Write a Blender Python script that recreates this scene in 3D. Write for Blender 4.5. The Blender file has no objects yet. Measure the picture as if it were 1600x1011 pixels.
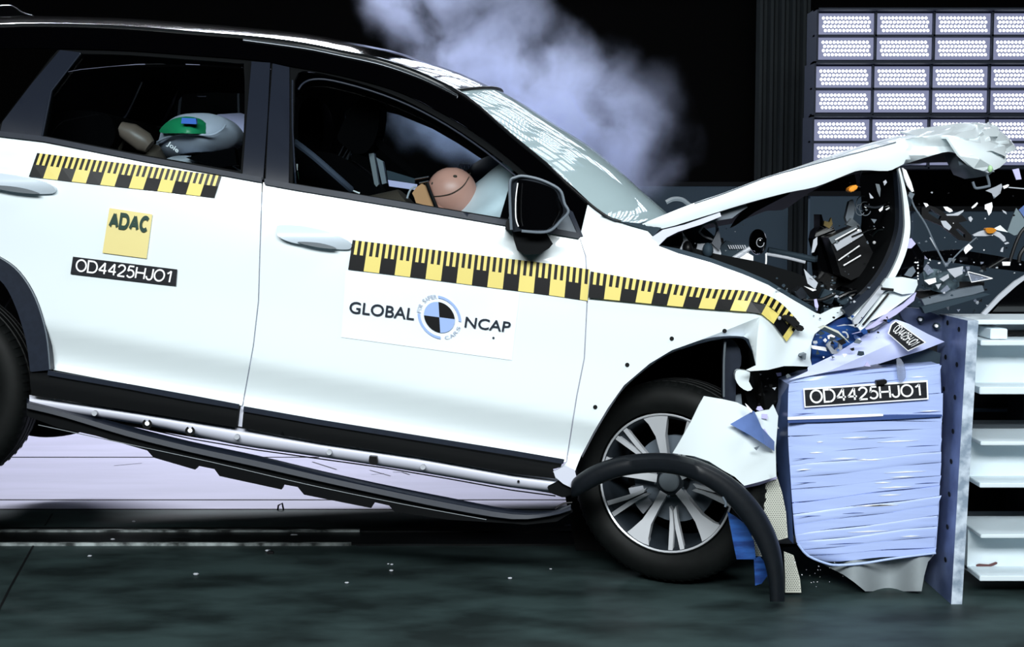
import bpy, bmesh, math, random
from mathutils import Vector, Matrix
from mathutils.geometry import delaunay_2d_cdt
random.seed(7)
PI = math.pi
W_PX, H_PX, F_PX = 1600.0, 1011.0, 2200.0
CAM_D, CAM_H = 4.58, 1.27
PITCH = math.atan(175.0/F_PX)
sc = bpy.context.scene
col = sc.collection

# ---------------------------------------------------------------- camera, world, lights, exposure
cam_d = bpy.data.cameras.new('camera'); cam = bpy.data.objects.new('camera', cam_d); col.objects.link(cam)
cam.location = (0, -CAM_D, CAM_H); cam.rotation_euler = (PI/2-PITCH, 0, 0)
cam_d.sensor_width = 36; cam_d.lens = 36*F_PX/W_PX; cam_d.clip_end = 100
sc.camera = cam
sc.view_settings.view_transform = 'Standard'; sc.view_settings.look = 'None'
sc.view_settings.exposure = 0.0; sc.view_settings.gamma = 1.0; sc.view_settings.use_curve_mapping = False
world = bpy.data.worlds.new('hall_dark'); sc.world = world; world.use_nodes = True
bg = world.node_tree.nodes['Background']; bg.inputs[0].default_value = (0.55, 0.75, 1.0, 1); bg.inputs[1].default_value = 0.012
sc.cycles.volume_step_rate = 1.0; sc.cycles.volume_max_steps = 256
sc.cycles.max_bounces = 8; sc.cycles.transparent_max_bounces = 16; sc.cycles.volume_bounces = 2
sc.cycles.caustics_reflective = False; sc.cycles.caustics_refractive = False

def area(name, loc, target, sx, sy, power, color):
    d = bpy.data.lights.new(name, 'AREA'); d.shape = 'RECTANGLE'; d.size = sx; d.size_y = sy; d.energy = power; d.color = color
    o = bpy.data.objects.new(name, d); col.objects.link(o); o.location = loc
    o.rotation_euler = (Vector(target)-Vector(loc)).to_track_quat('-Z', 'Y').to_euler()
    return o
near = area('near_flood', (-0.2, -6.4, 4.0), (0.2, 0, 0.7), 5.4, 1.2, 228, (0.93, 0.985, 1.0))
near.data.spread = math.radians(95)
farl = area('far_flood', (-2.35, 5.4, 4.7), (-0.9, 2.2, 0.0), 3.4, .7, 260, (0.90, 0.92, 1.0))
farl.data.spread = math.radians(120)
farr = area('far_flood', (1.5, 6.3, 5.6), (0.6, 2.4, 0.6), 2.4, .8, 380, (0.90, 0.92, 1.0))
farr.data.spread = math.radians(110)
area('bonnet_fill', (3.4, -1.2, 4.6), (1.3, 0.5, 0.9), 2.0, 1.4, 95, (0.90, 0.96, 1.0))  # unseen lamp added to brighten the upturned bonnet skin

# ---------------------------------------------------------------- pixel to world
CP, SP = math.cos(PITCH), math.sin(PITCH)
def P(px, py, Y=0.0):
    a = (px-W_PX/2)/F_PX; b = -(py-H_PX/2)/F_PX
    dx, dy, dz = a, CP + b*SP, b*CP - SP
    t = (Y+CAM_D)/dy
    return Vector((dx*t, Y, CAM_H+dz*t))

# ---------------------------------------------------------------- materials
def srgb(r, g, b):
    f = lambda c: (c/255/12.92) if c/255 <= .04045 else ((c/255+.055)/1.055)**2.4
    return (f(r), f(g), f(b), 1)
def mat(name, rgb, rough=.5, metal=0, coat=0, noise=0, nscale=8, bump=0, spec=None, emit=None, es=0, trans=0, stretch=(1,1,1), rgb2=None):
    spec0 = spec; spec = .5
    m = bpy.data.materials.new(name); m.use_nodes = True; nt = m.node_tree; b = nt.nodes['Principled BSDF']
    b.inputs['Base Color'].default_value = srgb(*rgb); b.inputs['Roughness'].default_value = rough
    b.inputs['Metallic'].default_value = metal; b.inputs['Coat Weight'].default_value = coat; spec = .5 if max(rgb) > 70 or coat else .22
    b.inputs['Coat Roughness'].default_value = .04;  b.inputs['Specular IOR Level'].default_value = spec0 if spec0 is not None else spec
    if trans: b.inputs['Transmission Weight'].default_value = trans
    if emit: b.inputs['Emission Color'].default_value = srgb(*emit); b.inputs['Emission Strength'].default_value = es
    if noise or bump or rgb2:
        tc = nt.nodes.new('ShaderNodeTexCoord'); mp = nt.nodes.new('ShaderNodeMapping'); mp.inputs['Scale'].default_value = stretch
        nz = nt.nodes.new('ShaderNodeTexNoise'); nz.inputs['Scale'].default_value = nscale; nz.inputs['Detail'].default_value = 6
        nt.links.new(tc.outputs['Object'], mp.inputs[0]); nt.links.new(mp.outputs[0], nz.inputs['Vector'])
        if noise or rgb2:
            mx = nt.nodes.new('ShaderNodeMix'); mx.data_type = 'RGBA'
            c = srgb(*rgb); c2 = srgb(*rgb2) if rgb2 else tuple(max(0, v*(1-noise)) for v in c[:3])+(1,)
            mx.inputs['A'].default_value = c2; mx.inputs['B'].default_value = c
            rmp = nt.nodes.new('ShaderNodeMapRange'); rmp.inputs['From Min'].default_value = .38; rmp.inputs['From Max'].default_value = .62
            nt.links.new(nz.outputs['Fac'], rmp.inputs['Value']); nt.links.new(rmp.outputs[0], mx.inputs['Factor'])
            nt.links.new(mx.outputs['Result'], b.inputs['Base Color'])
        if bump:
            bp = nt.nodes.new('ShaderNodeBump'); bp.inputs['Strength'].default_value = bump; bp.inputs['Distance'].default_value = .01
            nt.links.new(nz.outputs['Fac'], bp.inputs['Height']); nt.links.new(bp.outputs[0], b.inputs['Normal'])
    return m
def glass_mat(name, tint, film=0.0, film_rgb=(160,180,185), ior=1.5):
    m = bpy.data.materials.new(name); m.use_nodes = True; nt = m.node_tree; nt.nodes.clear()
    out = nt.nodes.new('ShaderNodeOutputMaterial'); tr = nt.nodes.new('ShaderNodeBsdfTransparent'); gl = nt.nodes.new('ShaderNodeBsdfGlossy')
    gl.inputs['Roughness'].default_value = .0; tr.inputs[0].default_value = srgb(*tint)
    fr = nt.nodes.new('ShaderNodeFresnel'); fr.inputs[0].default_value = ior
    mx = nt.nodes.new('ShaderNodeMixShader')
    base = tr
    if film:
        df = nt.nodes.new('ShaderNodeBsdfDiffuse'); df.inputs[0].default_value = srgb(*film_rgb)
        m2 = nt.nodes.new('ShaderNodeMixShader'); m2.inputs[0].default_value = film
        nt.links.new(tr.outputs[0], m2.inputs[1]); nt.links.new(df.outputs[0], m2.inputs[2]); base = m2
    nt.links.new(fr.outputs[0], mx.inputs[0]); nt.links.new(base.outputs[0], mx.inputs[1]); nt.links.new(gl.outputs[0], mx.inputs[2])
    nt.links.new(mx.outputs[0], out.inputs['Surface'])
    return m
def emit_mat(name, rgb, s):
    m = bpy.data.materials.new(name); m.use_nodes = True; b = m.node_tree.nodes['Principled BSDF']
    b.inputs['Base Color'].default_value = srgb(30,32,40); b.inputs['Emission Color'].default_value = srgb(*rgb); b.inputs['Emission Strength'].default_value = s
    return m

M = dict(
 white = mat('white_paint', (228,238,241), .34, coat=.5),
 handle = mat('handle_white', (204,216,226), .3, coat=.4),  # greyer than the body, painting in the soft shading of the handle
 white_in = mat('white_primer', (205,208,222), .45),
 sill = mat('sill_metal', (214,216,230), .4),
 gloss_grey = mat('gloss_grey_black', (40,44,50), .15, coat=.8),
 gloss_black = mat('gloss_black_paint', (2,2,3), .10, coat=1.0),
 black_glass = mat('privacy_glass', (2,2,2), .03, coat=.5),
 pillar = mat('satin_black_film', (26,31,42), .42),
 trim = mat('black_trim_plastic', (28,35,48), .45, noise=.15, nscale=60),
 trim_dark = mat('matte_black_plastic', (6,8,10), .75, spec=.12),
 trim2 = mat('arch_trim_plastic', (19,23,28), .42, noise=.15, nscale=60),
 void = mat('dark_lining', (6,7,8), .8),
 black = mat('black_plastic', (12,13,15), .35),
 rubber = mat('tyre_rubber', (10,13,13), .6, noise=.3, nscale=40),
 chrome = mat('bright_metal', (190,196,206), .22, metal=1),
 alloy = mat('machined_alloy', (214,217,222), .34, metal=.35),
 alloy_dark = mat('dark_wheel_paint', (34,40,46), .4, metal=.1),
 cap = mat('hub_cap_grey', (92,100,106), .4),
 grey = mat('grey_plastic', (96,106,116), .45),
 lgrey = mat('light_grey_plastic', (178,182,190), .45),
 slate = mat('slate_grey', (42,56,66), .7),
 crack = mat('crack_blue', (60,78,140), .5),
 lav = mat('lavender_sheet', (190,186,226), .4),
 yellow = mat('tape_yellow', (222,204,112), .5),
 yellow2 = mat('sticker_yellow', (226,211,142), .5),
 tblack = mat('tape_black', (12,12,14), .42),
 navy = mat('lettering_navy', (28,36,48), .5),
 green_ink = mat('lettering_dark_green', (42,66,58), .5),
 plate = mat('number_plate_black', (34,36,42), .5, noise=.5, nscale=30, stretch=(1,1,6)),
 lettering_white = mat('lettering_white', (250,250,252), .5),
 logo_blue = mat('logo_light_blue', (152,178,226), .5),
 logo_pale = mat('logo_pale_blue', (158,170,192), .5),
 foil = mat('sticker_white', (231,240,246), .5),
 blk_blue = mat('crushed_blue_honeycomb', (178,196,244), .34, noise=.08, nscale=6, bump=.12, stretch=(.6,1,7)),
 blk_lav = mat('torn_blue_sheet', (196,204,244), .4, noise=.10, nscale=5),
 deep_blue = mat('deep_blue_sheet', (44,92,166), .3, rgb2=(24,52,110), nscale=9, stretch=(1,1,5)),
 mid_blue = mat('crumpled_blue_sheet', (104,130,190), .28, noise=.35, nscale=7),
 steel = mat('galvanised_blue_steel', (122,138,180), .42, metal=.15, rgb2=(84,98,138), nscale=7),
 steel_dark = mat('dark_blue_steel', (70,82,116), .4, rgb2=(44,54,82), nscale=7),
 flange = mat('worn_zinc_edge', (200,212,226), .55, rgb2=(130,146,164), nscale=22, bump=.3),
 beam = mat('white_painted_beam', (222,234,240), .5, noise=.06, nscale=3),
 rust = mat('rust_stain', (92,60,60), .8),
 beige = mat('beige_honeycomb', (196,198,186), .6),
 hole = mat('hole_dark', (40,44,46), .8),
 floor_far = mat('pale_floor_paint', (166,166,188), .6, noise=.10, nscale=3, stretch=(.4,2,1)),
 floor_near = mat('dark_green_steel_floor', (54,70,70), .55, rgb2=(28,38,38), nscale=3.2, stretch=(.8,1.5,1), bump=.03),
 track = mat('track_dark', (26,30,32), .4, rgb2=(10,12,12), nscale=12, stretch=(.3,6,1)),
 scratch = mat('bright_scuffed_edge', (180,190,190), .5, rgb2=(40,46,46), nscale=14, stretch=(1,6,1)),
 seam = mat('floor_seam', (14,16,18), .7),
 wall = mat('black_hall_wall', (4,4,4), .9, spec=.05),
 column = mat('grey_black_column', (36,41,43), .8, noise=.2, nscale=3, stretch=(4,1,.3)),
 housing = mat('lamp_housing_grey', (34,40,52), .6),
 reflector = emit_mat('lit_lamp_cover', (146,152,188), .72),
 led = emit_mat('led_lens', (240,246,255), 4.0), led_over = emit_mat('overhead_led_lens', (236,248,255), 13.0),
 orange = mat('orange_plastic', (238,150,40), .3),
 amber = mat('amber_lens', (190,120,30), .25),
 gold = mat('brass_yellow', (120,100,40), .4),
 skin = mat('dummy_vinyl_pink', (226,166,148), .4, noise=.18, nscale=6),
 tan = mat('tan_foam', (196,140,90), .55),
 brown = mat('brown_vinyl', (112,98,88), .42, noise=.2, nscale=12),
 brown_dark = mat('dark_brown_cloth', (70,62,54), .7),
 bag = mat('airbag_nylon', (222,232,238), .6, bump=.35, nscale=14),
 sleeve = mat('dark_navy_fabric', (30,38,58), .7),
 shell = mat('child_seat_shell', (196,202,218), .38),
 green = mat('green_pad', (30,148,96), .4),
 blue_tag = mat('blue_tag', (32,108,214), .4),
 mirror = mat('mirror_black', (3,3,4), .03, coat=.4),
 clear = glass_mat('clear_plastic', (225,232,240), film=.28, film_rgb=(190,196,214)),
 pane = glass_mat('window_glass', (225,235,238)),
 screen = glass_mat('windscreen_glass', (150,172,176), film=.72, film_rgb=(196,218,222), ior=1.5),  # diffuse film puts the pale reflected light into the glass colour
 fabric = mat('black_seat_fabric', (4,4,5), .95, spec=.03),
 strap = mat('belt_webbing', (66,74,90), .7),
)
# ---------------------------------------------------------------- mesh helpers
def tag(o, label=None, cat=None, group=None, kind=None):
    if label: o['label'] = label
    if cat: o['category'] = cat
    if group: o['group'] = group
    if kind: o['kind'] = kind
    return o
def thing(name, loc, label, cat, group=None):
    o = bpy.data.objects.new(name, None); col.objects.link(o); o.location = loc; o.empty_display_size = .1
    return tag(o, label, cat, group)
def link(name, bm, m, parent=None, smooth=True, ang=35, recalc=True):
    if recalc: bmesh.ops.recalc_face_normals(bm, faces=bm.faces[:])
    if smooth:
        for f in bm.faces: f.smooth = True
        ca = math.radians(ang)
        for e in bm.edges:
            if len(e.link_faces) == 2:
                if e.calc_face_angle(0) > ca: e.smooth = False
            else: e.smooth = False
    me = bpy.data.meshes.new(name)
    org = parent.matrix_world.translation.copy() if parent is not None and parent.type == 'EMPTY' else None
    base = Vector((0,0,0))
    if parent is not None:
        p = parent
        while p is not None:
            base += p.location; p = p.parent
    bm.to_mesh(me); bm.free()
    if base.length > 0: me.transform(Matrix.Translation(-base))
    for mm in (m if isinstance(m, (list, tuple)) else [m]): me.materials.append(mm)
    o = bpy.data.objects.new(name, me); col.objects.link(o)
    if parent is not None: o.parent = parent
    return o
def recentre(o):
    """put a top-level mesh's origin at the centre of its base"""
    vs = [v.co for v in o.data.vertices]
    c = Vector((sum(v.x for v in vs)/len(vs), sum(v.y for v in vs)/len(vs), min(v.z for v in vs)))
    o.data.transform(Matrix.Translation(-c)); o.location = c
    return o
def pip(x, y, poly):
    r = False; n = len(poly); j = n-1
    for i in range(n):
        xi, yi = poly[i]; xj, yj = poly[j]
        if (yi > y) != (yj > y) and x < (xj-xi)*(y-yi)/(yj-yi)+xi: r = not r
        j = i
    return r
def spline(pts, n=4, closed=False):
    out = []; N = len(pts)
    rng = N if closed else N-1
    for i in range(rng):
        p1, p2 = pts[i], pts[(i+1) % N]
        p0 = pts[i-1] if (closed or i > 0) else p1
        p3 = pts[(i+2) % N] if (closed or i+2 < N) else p2
        for k in range(n):
            t = k/n
            out.append(tuple(.5*((2*b)+(-a+c)*t+(2*a-5*b+4*c-d)*t*t+(-a+3*b-3*c+d)*t**3) for a, b, c, d in zip(p0, p1, p2, p3)))
    if not closed: out.append(tuple(pts[-1]))
    return out
def dens(poly, step):
    out = []
    for i in range(len(poly)):
        a, b = poly[i], poly[(i+1) % len(poly)]
        L = math.hypot(b[0]-a[0], b[1]-a[1]); n = max(1, int(L/step))
        for k in range(n): out.append((a[0]+(b[0]-a[0])*k/n, a[1]+(b[1]-a[1])*k/n))
    return out
def yv(Y, px, py): return Y(px, py) if callable(Y) else Y
def panel_bm(poly, Y=0.0, thick=.004, step=14, holes=(), bm=None, mi=0):
    """sheet whose outline is poly (picture units), standing at depth Y(px,py), given real thickness"""
    curved = callable(Y)
    rings = [dens(poly, step if curved else 1e9)] + [dens(h, step if curved else 1e9) for h in holes]
    vs, es = [], []
    for r in rings:
        b = len(vs); vs += [Vector(p) for p in r]
        es += [(b+i, b+(i+1) % len(r)) for i in range(len(r))]
    if curved:
        xs = [p[0] for p in poly]; ys = [p[1] for p in poly]
        y = min(ys)+step*.5; row = 0
        while y < max(ys):
            x = min(xs)+step*(.5 if row % 2 else .1)
            while x < max(xs):
                if pip(x, y, poly) and not any(pip(x, y, h) for h in holes):
                    vs.append(Vector((x, y)))
                x += step
            y += step*.86; row += 1
    ov, oe, of, *_ = delaunay_2d_cdt(vs, es, [], 0, 1e-4)
    bm = bm or bmesh.new()
    fv = [None]*len(ov); bv = {}
    keep = []
    for f in of:
        cx = sum(ov[i].x for i in f)/len(f); cy = sum(ov[i].y for i in f)/len(f)
        if pip(cx, cy, poly) and not any(pip(cx, cy, h) for h in holes): keep.append(f)
    used = set(i for f in keep for i in f)
    for i in used: fv[i] = bm.verts.new(P(ov[i].x, ov[i].y, yv(Y, ov[i].x, ov[i].y)))
    cnt = {}
    for f in keep:
        try: bm.faces.new([fv[i] for i in f]).material_index = mi
        except ValueError: continue
        for k in range(len(f)):
            e = (f[k], f[(k+1) % len(f)]); cnt[tuple(sorted(e))] = cnt.get(tuple(sorted(e)), []) + [e]
    if thick:
        for i in used: bv[i] = bm.verts.new(fv[i].co+Vector((0, thick, 0)))
        for f in keep: bm.faces.new([bv[i] for i in reversed(f)]).material_index = mi
        for k, l in cnt.items():
            if len(l) == 1:
                a, b = l[0]; bm.faces.new([fv[b], fv[a], bv[a], bv[b]]).material_index = mi
    return bm
def panel(name, poly, Y, m, parent, thick=.004, step=14, holes=(), **k):
    return link(name, panel_bm(poly, Y, thick, step, holes), m, parent, **k)
def tube_bm(pts, r, bm=None, seg=8, mi=0):
    bm = bm or bmesh.new(); pts = [Vector(p) for p in pts]; rings = []
    n = len(pts); up = None
    for i in range(n):
        t = (pts[min(i+1, n-1)]-pts[max(i-1, 0)]).normalized()
        if up is None: up = t.orthogonal().normalized()
        else: up = (up - t*up.dot(t)).normalized()
        s = t.cross(up); rr = r[i] if isinstance(r, (list, tuple)) else r
        rings.append([bm.verts.new(pts[i]+(up*math.cos(2*PI*k/seg)+s*math.sin(2*PI*k/seg))*rr) for k in range(seg)])
    for a, b in zip(rings, rings[1:]):
        for k in range(seg): bm.faces.new([a[k], a[(k+1) % seg], b[(k+1) % seg], b[k]]).material_index = mi
    bm.faces.new(list(reversed(rings[0]))).material_index = mi; bm.faces.new(rings[-1]).material_index = mi
    return bm
def pxtube(name, pts, Y, r, m, parent, n=4, seg=8, smooth_path=True):
    q = spline(pts, n) if smooth_path and len(pts) > 2 else pts
    ys = Y if isinstance(Y, (list, tuple)) else None
    L = len(q)-1
    w = []
    for i, p in enumerate(q):
        if ys:
            t = i/L*(len(ys)-1); k = min(int(t), len(ys)-2); y = ys[k]+(ys[k+1]-ys[k])*(t-k)
        else: y = Y
        w.append(P(p[0], p[1], y))
    return link(name, tube_bm(w, r, seg=seg), m, parent)
def loft_bm(rows, bm=None, mi=0, close=False):
    bm = bm or bmesh.new(); V = [[bm.verts.new(p) for p in r] for r in rows]
    for a, b in zip(V, V[1:]):
        for k in range(len(a)-1): bm.faces.new([a[k], a[k+1], b[k+1], b[k]]).material_index = mi
        if close: bm.faces.new([a[-1], a[0], b[0], b[-1]]).material_index = mi
    return bm
def box_bm(x0, x1, y0, y1, z0, z1, bm=None, mi=0, bev=0):
    bm2 = bmesh.new()
    vs = [bm2.verts.new((x, y, z)) for x in (x0, x1) for y in (y0, y1) for z in (z0, z1)]
    for f in ((0,1,3,2),(4,6,7,5),(0,4,5,1),(2,3,7,6),(0,2,6,4),(1,5,7,3)): bm2.faces.new([vs[i] for i in f])
    if bev: bmesh.ops.bevel(bm2, geom=bm2.edges[:], offset=bev, segments=2, affect='EDGES')
    if bm is None:
        for f in bm2.faces: f.material_index = mi
        return bm2
    mp = {v: bm.verts.new(v.co) for v in bm2.verts}
    for f in bm2.faces: bm.faces.new([mp[v] for v in f.verts]).material_index = mi
    bm2.free(); return bm
def blob_bm(c, rx, ry, rz, seg=20, bm=None, fn=None, mi=0):
    bm = bm or bmesh.new(); rows = []
    for i in range(1, seg//2):
        th = PI*i/(seg//2); row = []
        for k in range(seg):
            ph = 2*PI*k/seg; d = Vector((math.sin(th)*math.cos(ph), math.sin(th)*math.sin(ph), math.cos(th)))
            s = fn(d) if fn else 1
            row.append(Vector(c)+Vector((d.x*rx*s, d.y*ry*s, d.z*rz*s)))
        rows.append(row)
    V = [[bm.verts.new(p) for p in r] for r in rows]
    for a, b in zip(V, V[1:]):
        for k in range(seg): bm.faces.new([a[k], a[(k+1) % seg], b[(k+1) % seg], b[k]]).material_index = mi
    t = bm.verts.new(Vector(c)+Vector((0, 0, rz))); u = bm.verts.new(Vector(c)-Vector((0, 0, rz)))
    for k in range(seg):
        bm.faces.new([t, V[0][(k+1) % seg], V[0][k]]).material_index = mi; bm.faces.new([u, V[-1][k], V[-1][(k+1) % seg]]).material_index = mi
    return bm
def prism(name, poly, Y0, Y1, m, parent, bev=0, **k):
    """solid of constant section running straight back from Y0 to Y1"""
    bm = bmesh.new(); f = [P(x, y, Y0) for x, y in poly]
    a = [bm.verts.new(p) for p in f]; b = [bm.verts.new(p+Vector((0, Y1-Y0, 0))) for p in f]
    n = len(a); bm.faces.new(a); bm.faces.new(list(reversed(b)))
    for i in range(n): bm.faces.new([a[(i+1) % n], a[i], b[i], b[(i+1) % n]])
    bmesh.ops.recalc_face_normals(bm, faces=bm.faces[:])
    if bev: bmesh.ops.bevel(bm, geom=bm.edges[:], offset=bev, segments=2, affect='EDGES', clamp_overlap=True)
    return link(name, bm, m, parent, **k)
def bil(q, u, v):
    a = (q[0][0]+(q[1][0]-q[0][0])*u, q[0][1]+(q[1][1]-q[0][1])*u); b = (q[3][0]+(q[2][0]-q[3][0])*u, q[3][1]+(q[2][1]-q[3][1])*u)
    return (a[0]+(b[0]-a[0])*v, a[1]+(b[1]-a[1])*v)
_cache = {}
def text_tris(s, off=0.0):
    if (s, off) in _cache: return _cache[(s, off)]
    cu = bpy.data.curves.new('lettering_curve', 'FONT'); cu.body = s; cu.offset = off; cu.resolution_u = 4
    o = bpy.data.objects.new('lettering_source', cu); col.objects.link(o)
    dg = bpy.context.evaluated_depsgraph_get(); dg.update()
    me = bpy.data.meshes.new_from_object(o.evaluated_get(dg))
    vs = [(v.co.x, v.co.y) for v in me.vertices]; fs = [tuple(p.vertices) for p in me.polygons]
    bpy.data.objects.remove(o); bpy.data.curves.remove(cu); bpy.data.meshes.remove(me)
    x0 = min(v[0] for v in vs); x1 = max(v[0] for v in vs); y0 = min(v[1] for v in vs); y1 = max(v[1] for v in vs)
    vs = [((x-x0)/(x1-x0), 1-(y-y0)/(y1-y0)) for x, y in vs]
    _cache[(s, off)] = (vs, fs); return vs, fs
def text(name, s, quad, Y, m, parent, off=0.0, bm=None, eps=.0035):
    vs, fs = text_tris(s, off); own = bm is None; bm = bm or bmesh.new(); V = []
    for u, v in vs:
        x, y = bil(quad, u, v); V.append(bm.verts.new(P(x, y, yv(Y, x, y)-eps)))
    for f in fs:
        try: bm.faces.new([V[i] for i in f])
        except ValueError: pass
    return link(name, bm, m, parent, smooth=False, recalc=False) if own else bm
def _arc(cx, cy, rx, ry, a0, a1, n=14):
    return [(cx+rx*math.cos(math.radians(a0+(a1-a0)*k/n)), cy+ry*math.sin(math.radians(a0+(a1-a0)*k/n))) for k in range(n+1)]
GLYPH = {'O': (.80, [_arc(.40,.5,.40,.5,0,360,28)]), 'D': (.74, [[(.4,1),(0,1),(0,0),(.4,0)], _arc(.36,.5,.38,.5,-90,90)]),
 '4': (.62, [[(.46,1),(.46,0)], [(.46,0),(.0,.70)], [(0,.70),(.62,.70)]]), '2': (.58, [_arc(.28,.27,.27,.27,185,385)+[(.42,.55),(.12,.84),(.0,1)], [(0,1),(.58,1)]]),
 '5': (.58, [[(.52,0),(.12,0)], [(.13,0),(.06,.46)], [(.06,.46)]+_arc(.27,.67,.29,.33,-120,150)]), 'H': (.70, [[(0,0),(0,1)], [(.7,0),(.7,1)], [(0,.48),(.7,.48)]]),
 'J': (.48, [[(.48,0),(.48,.70)]+_arc(.24,.70,.24,.30,0,180)]), '1': (.36, [[(.34,0),(.34,1)], [(.34,0),(.22,.14),(.06,.25)]]),
 'A': (.74, [[(0,1),(.37,0)], [(.37,0),(.74,1)], [(.13,.66),(.61,.66)]]), 'C': (.70, [_arc(.37,.5,.37,.5,-45,-315,24)])}
def strokes(name, st, quad, Y, m, parent, w=.13, gap=.17, eps=.0035, slant=0):
    tot = sum(GLYPH[c][0] for c in st)+gap*(len(st)-1)+w*1.2; x0 = w*.6; bm = bmesh.new(); hw = w/2
    for c in st:
        gw, pl = GLYPH[c]
        for q in pl:
            pts = [Vector((x0+x, hw+y*(1-w))) for x, y in q]; n = len(pts); L, Rr = [], []
            for i in range(n):
                if (pts[0]-pts[-1]).length < 1e-4 and i in (0, n-1): d0 = (pts[-1]-pts[-2]).normalized(); d1 = (pts[1]-pts[0]).normalized()
                else: d0 = (pts[i]-pts[i-1]).normalized() if i else None; d1 = (pts[i+1]-pts[i]).normalized() if i < n-1 else None
                d0 = d0 or d1; d1 = d1 or d0; nn = Vector((-(d0.y+d1.y), d0.x+d1.x)); nn.normalize(); k = min(1.5, 1/max(.4, nn.dot(Vector((-d0.y, d0.x)))))
                L.append(pts[i]+nn*hw*k); Rr.append(pts[i]-nn*hw*k)
            def mk(p):
                x, y = bil(quad, p.x/tot, p.y); return bm.verts.new(P(x, y, yv(Y, x, y)-eps))
            A = [mk(p) for p in L]; B = [mk(p) for p in Rr]
            for i in range(n-1): bm.faces.new([A[i], A[i+1], B[i+1], B[i]])
        x0 += gw+gap
    for f in bm.faces:
        f.normal_update()
        if f.normal.y > 0: f.normal_flip()
    return link(name, bm, m, parent, smooth=False, recalc=False)
def interp(tab, s):
    if s <= tab[0][0]: return tab[0][1]
    if s >= tab[-1][0]: return tab[-1][1]
    for i in range(len(tab)-1):
        if s <= tab[i+1][0]:
            (x0, y0), (x1, y1) = tab[i], tab[i+1]; h = x1-x0; t = (s-x0)/h
            def slope(k):
                if k <= 0 or k >= len(tab)-1: return 0 if k > 0 else (tab[1][1]-tab[0][1])/(tab[1][0]-tab[0][0])
                a = (tab[k][1]-tab[k-1][1])/(tab[k][0]-tab[k-1][0]); b = (tab[k+1][1]-tab[k][1])/(tab[k+1][0]-tab[k][0])
                return 0 if a*b <= 0 else 2*a*b/(a+b)
            m0, m1 = slope(i), slope(i+1)
            return (2*t**3-3*t*t+1)*y0+(t**3-2*t*t+t)*h*m0+(-2*t**3+3*t*t)*y1+(t**3-t*t)*h*m1

# ================================================================ THE HALL
def quad_floor(name, x0, x1, y0, y1, z, m, kind='structure', h=.02):
    o = link(name, box_bm(x0, x1, y0, y1, z-h, z), m, None, smooth=False)
    return tag(o, kind=kind) if kind else o
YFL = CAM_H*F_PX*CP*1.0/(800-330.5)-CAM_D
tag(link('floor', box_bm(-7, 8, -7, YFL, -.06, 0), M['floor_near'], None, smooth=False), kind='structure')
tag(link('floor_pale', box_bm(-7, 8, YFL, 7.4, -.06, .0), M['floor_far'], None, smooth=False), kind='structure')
tag(link('wall_back', box_bm(-7, 8, 7.4, 7.5, -.06, 6), M['wall'], None, smooth=False), kind='structure')
tag(link('wall_left', box_bm(-7.1, -7, -7, 7.4, -.06, 6), M['wall'], None, smooth=False), kind='structure')
tag(link('wall_right', box_bm(8, 8.1, -7, 7.4, -.06, 6), M['wall'], None, smooth=False), kind='structure')
tag(link('ceiling', box_bm(-7, 8, -7, 7.4, 6, 6.1), M['wall'], None, smooth=False), kind='structure')
# corrugated columns of the back wall
def column_bm(px0, px1, Y, n):
    bm = bmesh.new(); x0 = P(px0, 300, Y).x; x1 = P(px1, 300, Y).x; rows = []
    pts = []
    for i in range(n*4+1):
        t = i/(n*4); ph = i % 4
        pts.append((x0+(x1-x0)*t, Y-(.05 if ph in (1, 2) else 0)))
    for z in (0, 5.9): rows.append([Vector((x, y, z)) for x, y in pts])
    bm = loft_bm(rows, bm)
    return bm
tag(link('trim_1', column_bm(1178, 1262, 6.9, 5), M['column'], None, smooth=False), kind='structure')

# low partition screens at the back
def screen(px0, px1, pyt, Y, label):
    a = P(px0, pyt, Y); b = P(px1, pyt, Y)
    t = thing('partition_screen', ((a.x+b.x)/2, Y, 0), label, 'partition')
    link('panel', box_bm(a.x, b.x, Y, Y+.06, .08, a.z), M['slate'], t)
    link('frame', box_bm(a.x-.02, b.x+.02, Y-.01, Y+.07, a.z, a.z+.03), M['trim_dark'], t)
    for x in (a.x+.05, b.x-.05): link('leg', box_bm(x-.03, x+.03, Y-.05, Y+.11, 0, .1), M['trim_dark'], t)
screen(905, 1232, 291, 5.2, 'slate grey partition screen behind the windscreen base and bonnet')
screen(1266, 1424, 306, 4.4, 'slate grey partition screen behind the open engine bay')
screen(1428, 1900, 330, 4.2, 'slate grey partition screen behind the flying debris and barrier')

# floor details
for (x0, y0, x1, y1, nm) in ((-6.5, 1.55, 7, 1.562, 'floor_seam'), (-6.5, 2.63, -1.0, 2.645, 'floor_seam'), (-7, YFL, 7, YFL+.012, 'floor_seam')):
    tag(link(nm, box_bm(x0, x1, y0, y1, 0, .002), M['seam'] if nm == 'floor_seam' else M['scratch'], None, smooth=False), kind='structure')
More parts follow.
